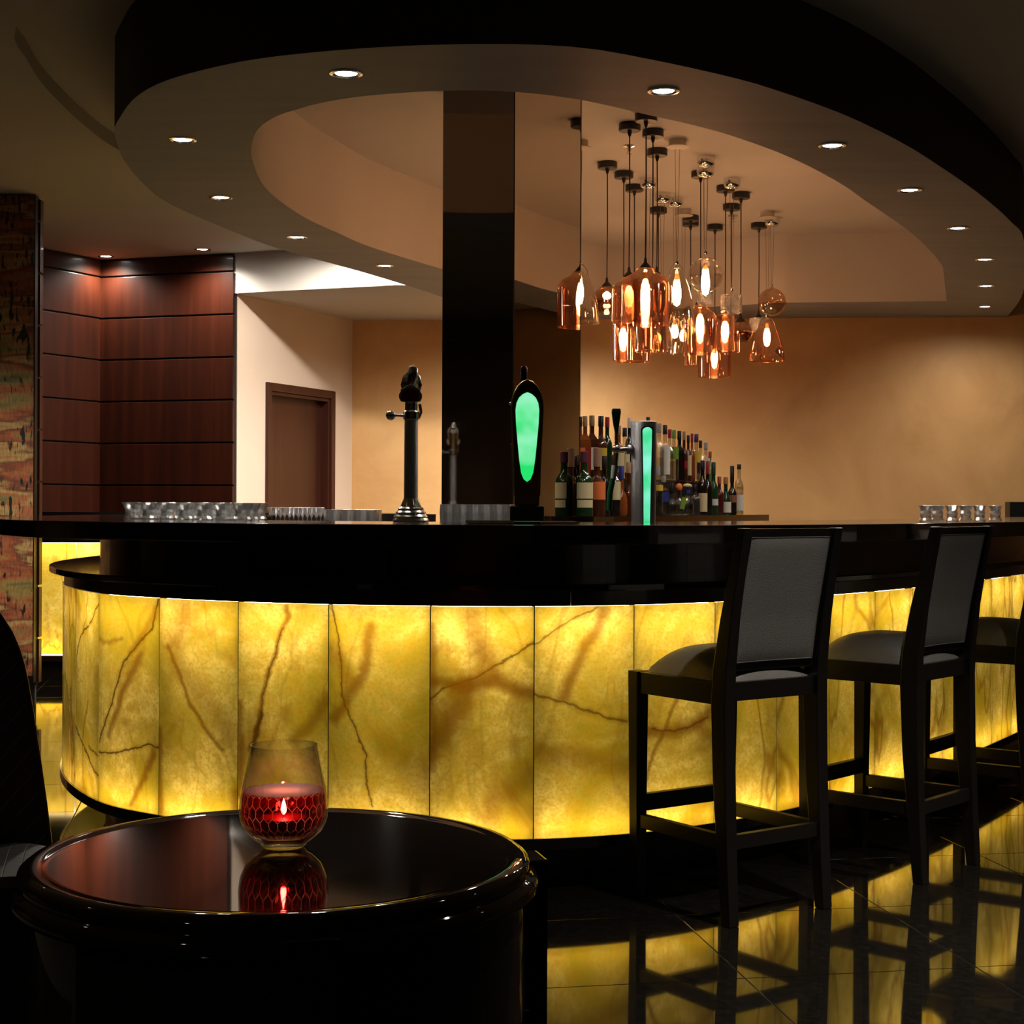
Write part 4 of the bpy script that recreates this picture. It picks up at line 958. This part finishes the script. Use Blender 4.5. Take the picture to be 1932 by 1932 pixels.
# steel cylinder tower with green light slot
d3 = 5.52; P = at(1214, 990, d3); H3 = at(1214, 795, d3).z
st = thing('beer_tower', 'thick frosted steel beer tower with glowing green slot and tap handle', 'beer tap', (P.x, d3, 0.915))
h = H3 - .915; R3 = .0455
MB().lathe([(R3 * .86, 0), (R3 * .92, h * .35), (R3, h - .01), (R3 * .98, h - .002), (R3 * .9, h), (.0001, h)], 36).build('cylinder', 'frosted', st, smooth=True)
MB().lathe([(.0001, 0), (.07, 0), (.07, .012), (.05, .02)], 28).build('base', 'chrome', st, smooth=True)
sl = MB(); na = 6; zt_ = h - .022; a0 = -PI / 2 + .20
ring = []
for i in range(13):
    t_ = i / 12; 
def slot(m, aw, rr, z0, z1, n=10, rnd=.014):
    rows = []
    K = 8
    for j in range(K + 1):
        zz = z1 - rnd + rnd * math.sin(PI / 2 * j / K); sc = math.cos(PI / 2 * j / K) if j else 1
        rows.append((zz, max(sc, .02)))
    rows = [(z0, .62), (z0 + (z1 - z0) * .6, .78)] + rows
    vs = []
    for zz, sc in rows:
        rad = rr * (.86 + .14 * min(1, zz / (h - .01)) + .004)
        for i in range(n + 1):
            a = a0 + (i / n - .5) * 2 * aw * sc; vs.append((rad * math.cos(a), rad * math.sin(a), zz))
    m.add(vs, [(j * (n + 1) + i, j * (n + 1) + i + 1, (j + 1) * (n + 1) + i + 1, (j + 1) * (n + 1) + i) for j in range(len(rows) - 1) for i in range(n)]); return m
slot(MB(), .50, R3 + .0004, .01, zt_ + .004).build('slot_frame', pbr('slot_dark', (.004, .03, .018), .2), st, smooth=True)
slot(MB(), .38, R3 + .0012, .01, zt_).build('green_light_slot', glow_mat('green_slot_light', (.04, .72, .25), (.30, .95, .72), 1.0), st, smooth=True)
hx = -.085
MB().tube([(-.030, -.01, h - .10), (-.06, -.02, h - .098)], [.017, .016], 14).build('faucet_shank', 'frosted', st, smooth=True)
MB().tube([(-.055, -.02, h - .098), (hx, -.028, h - .10)], .009, 12).build('faucet_body', 'chrome', st, smooth=True)
MB().lathe([(max(.016 * math.sin(PI * k / 10), .0001), .016 * math.cos(PI * k / 10)) for k in range(11)], 16, (hx - .012, -.03, h - .098)).build('faucet_joint', 'chrome', st, smooth=True)
MB().tube([(hx - .012, -.03, h - .10), (hx - .016, -.034, h - .16)], [.010, .008], 12).build('faucet_spout', 'chrome', st, smooth=True)
MB().tube([(hx - .016, -.034, h - .155), (hx - .024, -.036, h - .205)], [.013, .009], 12).build('spout_sleeve', pbr('grey_sleeve', (.35, .36, .34), .4), st, smooth=True)
MB().tube([(hx - .024, -.036, h - .20), (hx - .034, -.036, h - .25), (hx - .036, -.036, h - .31)], .010, 12).build('green_tube', pbr('green_plastic', (.004, .09, .025), .3), st, smooth=True)
MB().tube([(hx - .012, -.03, h - .09), (hx - .012, -.03, h - .02)], [.006, .007], 12).build('handle_stem', 'chrome', st, smooth=True)
MB().sweep([(hx - .012, -.03, h - .045), (hx - .013, -.03, h - .01), (hx - .013, -.03, h + .030), (hx - .013, -.03, h + .042)], [(.010, .012), (.022, .016), (.032, .020), (.028, .018)]).build('tap_handle', pbr('green_lacquer', (.003, .035, .018), .12), st, bevel=.003)

# ------------------------------------------------------------------ bar stools
def stool_proto():
    t = thing('bar_stool', 'x', 'bar stool', (0, 0, 0), 0, 'bar stools along the onyx counter')
    rear = [(-.200, 0), (-.186, .18), (-.172, .40), (-.166, .60), (-.170, .70), (-.192, .84), (-.222, .98), (-.246, 1.088)]
    for sx in (-1, 1):
        pts = [(sx * (.176 + .004 * (1 - z)), y, z) for y, z in rear]
        secs = [(.036, .034), (.038, .042), (.040, .052), (.040, .058), (.038, .056), (.034, .046), (.030, .036), (.028, .030)]
        MB().sweep(pts, secs).build('rear_post', 'blackwood', t, bevel=.003)
        MB().sweep([(sx * .174, .202, 0), (sx * .176, .202, .30), (sx * .178, .200, .664)], [(.034, .034), (.038, .038), (.044, .044)]).build('front_leg', 'blackwood', t, bevel=.003)
        MB().box(sx * .178 - .014, sx * .178 + .014, -.17, .20, .600, .662).build('seat_rail', 'blackwood', t, bevel=.002)
        MB().box(sx * .176 - .011, sx * .176 + .011, -.185, .20, .205, .245).build('side_stretcher', 'blackwood', t, bevel=.002)
    MB().box(-.176, .176, .186, .214, .600, .662).build('seat_rail', 'blackwood', t, bevel=.002)
    MB().box(-.176, .176, -.180, -.152, .610, .662).build('seat_rail', 'blackwood', t, bevel=.002)
    MB().box(-.176, .176, .190, .214, .250, .300).build('foot_rest', 'blackwood', t, bevel=.003)
    MB().box(-.176, .176, -.196, -.174, .205, .245).build('rear_stretcher', 'blackwood', t, bevel=.002)
    # seat cushion: domed
    def dome(zlo, amp):
        def f(u, v):
            x, y = (u * 2 - 1), (v * 2 - 1); e = max(0, 1 - abs(x) ** 3.2) ** .55 * max(0, 1 - abs(y) ** 3.2) ** .55
            return (x * .170, .012 + y * .176, zlo + amp * e)
        return f
    m = MB().grid(dome(.655, .092), 22, 22); m.grid(lambda u, v: ((u * 2 - 1) * .170, .012 + (v * 2 - 1) * .176, .650), 22, 22, True)
    m.build('seat_cushion', 'leather', t, smooth=True)
    # back: curved frame panel with leather pad behind and in front
    def ly(z):
        pr = [(.70, -.170), (.84, -.192), (.98, -.222), (1.088, -.246)]
        for (za, ya), (zb, yb) in zip(pr[:-1], pr[1:]):
            if z <= zb or zb == 1.088: return ya + (yb - ya) * (z - za) / (zb - za)
    def slab(x0, x1, z0, z1, o0, o1, bulge=0.0, nu=14, nv=12):
        m = MB()
        def fb(o, bl):
            def f(u, v):
                x = x0 + (x1 - x0) * u; z = z0 + (z1 - z0) * v; bow = .018 * (1 - (x / .18) ** 2)
                e = (max(0, 1 - abs(2 * u - 1) ** 6) * max(0, 1 - abs(2 * v - 1) ** 6)) ** .5
                return (x, ly(z) + o + bow + bl * e, z)
            return f
        m.grid(fb(o0, -bulge), nu, nv); m.grid(fb(o1, bulge * 0.5), nu, nv, True)
        n = nu + 1; b = n * (nv + 1)
        for i in range(nu): m.f += [(i + 1, i, b + i, b + i + 1), (nv * n + i, nv * n + i + 1, b + nv * n + i + 1, b + nv * n + i)]
        for j in range(nv): m.f += [(j * n, (j + 1) * n, b + (j + 1) * n, b + j * n), ((j + 1) * n + nu, j * n + nu, b + j * n + nu, b + (j + 1) * n + nu)]
        return m
    slab(-.166, .166, .690, 1.086, -.006, .012).build('back_frame', 'blackwood', t, smooth=True)
    pad = slab(-.150, .150, .715, 1.062, -.012, -.005, .007, 20, 20).build('back_pad', 'leather', t, smooth=True)
    lp = []
    for k in range(24): lp.append((-.150 + .300 * k / 24, .715))
    for k in range(24): lp.append((.150, .715 + .347 * k / 24))
    for k in range(24): lp.append((.150 - .300 * k / 24, 1.062))
    for k in range(24): lp.append((-.150, 1.062 - .347 * k / 24))
    MB().tube([(x, ly(z) - .0125 + .018 * (1 - (x / .18) ** 2), z) for x, z in lp], .0016, 6, closed=True).build('piping', 'piping', pad, smooth=True)
    slab(-.150, .150, .745, 1.062, .012, .020, .004, 12, 12).build('front_pad', 'leather', t, smooth=True)
    return t
stool = stool_proto()
def stool_frame(bl, br):             # photo feet of the two rear legs
    a, b = gp(*bl, 0.0), gp(*br, 0.0); r = Vector((b.x - a.x, b.y - a.y)).normalized(); f = Vector((-r.y, r.x))
    c = Vector(((a.x + b.x) / 2, (a.y + b.y) / 2)) + f * .200; return c, math.atan2(r.y, r.x)
sp = [stool_frame((1378, 1748), (1553, 1713)), stool_frame((1735, 1668), (1838, 1630)), (Vector((1.755, 5.76)), math.atan2(.8, .6))]
sl = ['black leather bar stool with high back standing closest to the round cocktail table',
      'black leather bar stool standing second from the round table, in the middle of the row',
      'black leather bar stool standing third from the round table, beyond the other two']
for k, ((c, a), lb) in enumerate(zip(sp, sl)):
    o = stool if k == 0 else copy_tree(stool); o.location = (c.x, c.y, 0.0005); o.rotation_euler = (0, 0, a); o['label'] = lb

# ------------------------------------------------------------------ cocktail table
TZ = .62; tc_ = Vector((-.351, 2.41))
tab = thing('cocktail_table', 'round black lacquer cocktail table with moulded rim and drum apron', 'table', (tc_.x, tc_.y, 0), math.radians(14))
tp = [(.0001, .618), (.335, .618), (.345, .6185), (.358, .6205), (.370, .619), (.379, .612), (.382, .603), (.380, .597), (.384, .594), (.390, .590), (.394, .583), (.393, .574), (.386, .567), (.372, .565), (.0001, .565)]
MB().lathe(tp, 96).build('table_top', 'tablelac', tab, smooth=True)
MB().lathe([(.374, .566), (.374, .385), (.370, .381), (.352, .381), (.350, .40), (.350, .566)], 96).build('apron', 'tablelac', tab, smooth=True)
for k in range(4):
    a = -PI / 2 + k * PI / 2
    mt = Matrix.Rotation(a, 4, 'Z')
    m = MB(); m.box(.348, .414, -.036, .036, .0, .598, mt)
    m.build('leg', 'tablelac', tab, bevel=.005)
    m = MB()
    for sgn in (-1, 1):                                               # curved brackets from apron to leg
        arc = [(.36, sgn * (.036 + .05 * (1 - math.sin(q * PI / 16))), .381 - .05 * (1 - math.cos(q * PI / 16))) for q in range(9)]
        vs = []
        for r_, y_, z_ in arc: vs += [mt @ Vector((.352, y_, z_)), mt @ Vector((.372, y_, z_))]
        base = [mt @ Vector((.352, sgn * .036, .385)), mt @ Vector((.372, sgn * .036, .385))]
        n0 = len(vs); vs += base
        fs = [(2 * i, 2 * i + 1, 2 * i + 3, 2 * i + 2) for i in range(8)] + [(2 * i, 2 * i + 2, n0) for i in range(8)] + [(2 * i + 1, n0 + 1, 2 * i + 3) for i in range(8)]
        m.add(vs, fs)
    m.build('leg_bracket', 'tablelac', tab)

# ------------------------------------------------------------------ candle glass
G = gp(535, 1597, .619); cg = thing('candle_glass', 'clear stemless candle glass with glowing red honeycomb votive on the cocktail table', 'candle holder', (G.x, G.y, .6188))
prof_o = [(.0001, .0), (.030, .0), (.034, .003), (.036, .007), (.044, .012), (.058, .024), (.0665, .040), (.069, .056), (.0675, .076), (.063, .100), (.057, .128), (.0515, .157)]
prof_i = [(max(r - .0022, .0001), z) for r, z in reversed(prof_o[5:])]
MB().lathe(prof_o + [(.0512, .1585), (.0500, .1585)] + prof_i + [(.052, .026), (.036, .016), (.0001, .014)], 64).build('glass_bowl', thin_glass('candle_glass', (.97, .97, .97), 0.06, rough=.03, blend=.45), cg, smooth=True)
inner = [(.034, .0165), (.050, .0262), (.0625, .041), (.0655, .056), (.0645, .074), (.0628, .084), (.062, .0885)]
RG = thin_glass('red_glass', (.46, .014, .018), .05, (1, .55, .5), rough=.05)
def rad_at(z):
    for (ra, za), (rb, zb) in zip(inner[:-1], inner[1:]):
        if za <= z <= zb: return ra + (rb - ra) * (z - za) / (zb - za)
    return inner[-1][0] if z > inner[-1][1] else inner[0][0]
NC = 28; cw = 2 * PI / NC; hh = .0178
def hv(a, z, o=0.0): z = min(max(z, .0166), .0883); r = rad_at(z) + o; return Vector((r * math.cos(a), r * math.sin(a), z))
votive = MB().lathe([(.0001, .0160), (.034, .0163), (.0425, .0215)], 56).build('votive_base', RG, cg, smooth=True)
rib = MB()
for rw in range(4):
    zc_ = .0255 + hh * .98 * rw; sh_ = (rw % 2) * cw / 2
    for k in range(NC):
        a = k * cw + sh_; f = .955
        ring6 = [(a - cw / 2 * f, zc_ - hh * .28 * f), (a, zc_ - hh * .70 * f), (a + cw / 2 * f, zc_ - hh * .28 * f), (a + cw / 2 * f, zc_ + hh * .28 * f), (a, zc_ + hh * .70 * f), (a - cw / 2 * f, zc_ + hh * .28 * f)]
        mb = MB(); mb.add([hv(a, zc_, .0004)] + [hv(x, z) for x, z in ring6], [(0, q + 1, (q + 1) % 6 + 1) for q in range(6)])
        mb.build('mosaic_cell', RG, votive)
        zt1, zt2, zb_ = zc_ + hh * .28, zc_ + hh * .70, zc_ - hh * .28
        for p, q_ in ((hv(a - cw / 2, zb_), hv(a - cw / 2, zt1)), (hv(a - cw / 2, zt1), hv(a, zt2)), (hv(a, zt2), hv(a + cw / 2, zt1))):
            if (p - q_).length > .0008: rib.tube([p, q_], .00062, 4)
def ribmat():
    m, nt, o = newmat('pale_glass_rib'); L = nt.links
    t = N(nt, 'ShaderNodeBsdfTranslucent'); t.inputs[0].default_value = (.85, .42, .36, 1); d = N(nt, 'ShaderNodeBsdfDiffuse'); d.inputs[0].default_value = (.35, .12, .11, 1)
    x = N(nt, 'ShaderNodeMixShader'); x.inputs[0].default_value = .35; L.new(t.outputs[0], x.inputs[1]); L.new(d.outputs[0], x.inputs[2]); L.new(x.outputs[0], o.inputs[0]); return m
rib.build('honeycomb_ridge', ribmat(), votive)
def milky():
    m, nt, o = newmat('milky_votive_surface'); L = nt.links
    t = N(nt, 'ShaderNodeBsdfTranslucent'); t.inputs[0].default_value = (.30, .10, .10, 1); p = N(nt, 'ShaderNodeBsdfPrincipled'); p.inputs['Base Color'].default_value = (.16, .09, .09, 1); p.inputs['Roughness'].default_value = .18
    x = N(nt, 'ShaderNodeMixShader'); x.inputs[0].default_value = .7; L.new(t.outputs[0], x.inputs[1]); L.new(p.outputs[0], x.inputs[2]); L.new(x.outputs[0], o.inputs[0]); return m
MB().lathe([(.0001, .0872), (.040, .0872), (.0618, .0876)], 48).build('votive_surface', milky(), votive, smooth=True)
wax = MB().lathe([(.0001, .018), (.030, .018), (.036, .030), (.036, .046), (.0001, .046)], 32).build('candle_wax', pbr('red_wax', (.10, .004, .006), .5), cg, smooth=True)
MB().tube([(0, 0, .046), (0.0005, 0, .052)], .0008, 6).build('wick', 'blackplastic', wax)
MB().lathe([(.0001, .049), (.0035, .053), (.0045, .058), (.003, .066), (.0001, .075)], 12).build('flame', emit('candle_flame', (1.0, .66, .36), 420.0), wax, smooth=True)

# ------------------------------------------------------------------ lounge chair
def quilt():
    m, nt, o = newmat('quilted_black_leather'); L = nt.links
    tc = N(nt, 'ShaderNodeTexCoord'); p = N(nt, 'ShaderNodeBsdfPrincipled'); p.inputs['Roughness'].default_value = .42; p.inputs['Base Color'].default_value = (.022, .020, .020, 1)
    acc = None
    for sgn in (1, -1):
        d = N(nt, 'ShaderNodeVectorMath', operation='DOT_PRODUCT'); d.inputs[1].default_value = (26, 20 * sgn, 26 * sgn); L.new(tc.outputs['Object'], d.inputs[0])
        f = N(nt, 'ShaderNodeMath', operation='PINGPONG'); f.inputs[1].default_value = .5; L.new(d.outputs['Value'], f.inputs[0])
        r = N(nt, 'ShaderNodeMapRange'); r.inputs[1].default_value = 0.0; r.inputs[2].default_value = .05; L.new(f.outputs[0], r.inputs[0])
        if acc is None: acc = r.outputs[0]
        else:
            mn = N(nt, 'ShaderNodeMath', operation='MINIMUM'); L.new(acc, mn.inputs[0]); L.new(r.outputs[0], mn.inputs[1]); acc = mn.outputs[0]
    b = N(nt, 'ShaderNodeBump'); b.inputs['Strength'].default_value = .5; b.inputs['Distance'].default_value = .004; L.new(acc, b.inputs['Height']); L.new(b.outputs[0], p.inputs['Normal'])
    mx = N(nt, 'ShaderNodeMix', data_type='RGBA'); mx.inputs[6].default_value = (.08, .075, .07, 1); mx.inputs[7].default_value = (.022, .020, .020, 1); L.new(acc, mx.inputs[0]); L.new(mx.outputs[2], p.inputs['Base Color'])
    L.new(p.outputs[0], o.inputs[0]); return m
QM = quilt()
ch = thing('lounge_chair', 'black quilted leather lounge chair drawn up to the cocktail table', 'chair', (-1.03, 3.02, 0), math.radians(-128))
# local: +Y is forwards
def cushion(x0, x1, y0, y1, z0, z1, r):
    def f(sgn):
        def g(u, v):
            x, y = u * 2 - 1, v * 2 - 1; e = max(0, 1 - abs(x) ** 5) ** .5 * max(0, 1 - abs(y) ** 5) ** .5
            return ((x0 + x1) / 2 + x * (x1 - x0) / 2, (y0 + y1) / 2 + y * (y1 - y0) / 2, (z1 - r + r * e) if sgn > 0 else z0)
        return g
    m = MB().grid(f(1), 18, 18); m.grid(f(-1), 18, 18, True); n = 19; b = n * n
    for i in range(18): m.f += [(i + 1, i, b + i, b + i + 1), (18 * n + i, 18 * n + i + 1, b + 18 * n + i + 1, b + 18 * n + i), (i * n, (i + 1) * n, b + (i + 1) * n, b + i * n), ((i + 1) * n + 18, i * n + 18, b + i * n + 18, b + (i + 1) * n + 18)]
    return m
cushion(-.27, .27, -.22, .30, .32, .455, .03).build('seat_cushion', QM, ch, smooth=True)
MB().box(-.26, .26, -.24, .28, .22, .32).build('seat_frame', 'blackwood', ch, bevel=.01)
def back(u, v, off):
    x = (u * 2 - 1); z = .34 + .64 * v
    wv = .300 - .015 * v - .10 * max(0, (v - .62) / .38) ** 3
    return (x * wv, -.24 - .10 * v - .05 * (1 - 0 * x) * v * v + .05 * x * x + off, z)
m = MB().grid(lambda u, v: back(u, v, .05), 16, 18, True); m.grid(lambda u, v: back(u, v, -.04), 16, 18); n = 17; b = n * 19
for i in range(16): m.f += [(i, i + 1, b + i + 1, b + i), (18 * n + i + 1, 18 * n + i, b + 18 * n + i, b + 18 * n + i + 1)]
for j in range(18): m.f += [((j + 1) * n, j * n, b + j * n, b + (j + 1) * n), (j * n + 16, (j + 1) * n + 16, b + (j + 1) * n + 16, b + j * n + 16)]
bk = m.build('backrest', QM, ch, smooth=True)
edge = [back(0, k / 18, .05) for k in range(19)] + [back(k / 16, 1, .05) for k in range(1, 17)] + [back(1, 1 - k / 18, .05) for k in range(1, 19)]
MB().tube(edge, .004, 6).build('piping', pbr('piping_rim_light', (.16, .11, .05), .4), bk, smooth=True)  # gold rim light from the bar is put into the piping colour
for sx in (-1, 1):
    for y in (-.20, .24):
        MB().sweep([(sx * .22, y, 0), (sx * .22, y, .23)], [(.03, .03), (.045, .045)]).build('leg', 'blackwood', ch, bevel=.003)

# ------------------------------------------------------------------ small black box on the back wall
P = at(1932, 962, 11.9)
wb = thing('wall_box', 'small black service box fixed to the gold wall', 'wall box', (P.x + .09, 12.06, P.z - .055))
MB().box(-.165, .20, -.06, .06, 0, .115).build('case', 'blackplastic', wb, bevel=.004)
MB().box(-.02, .16, -.068, -.06, .035, .075).build('cover', 'blackwood', wb, bevel=.002)
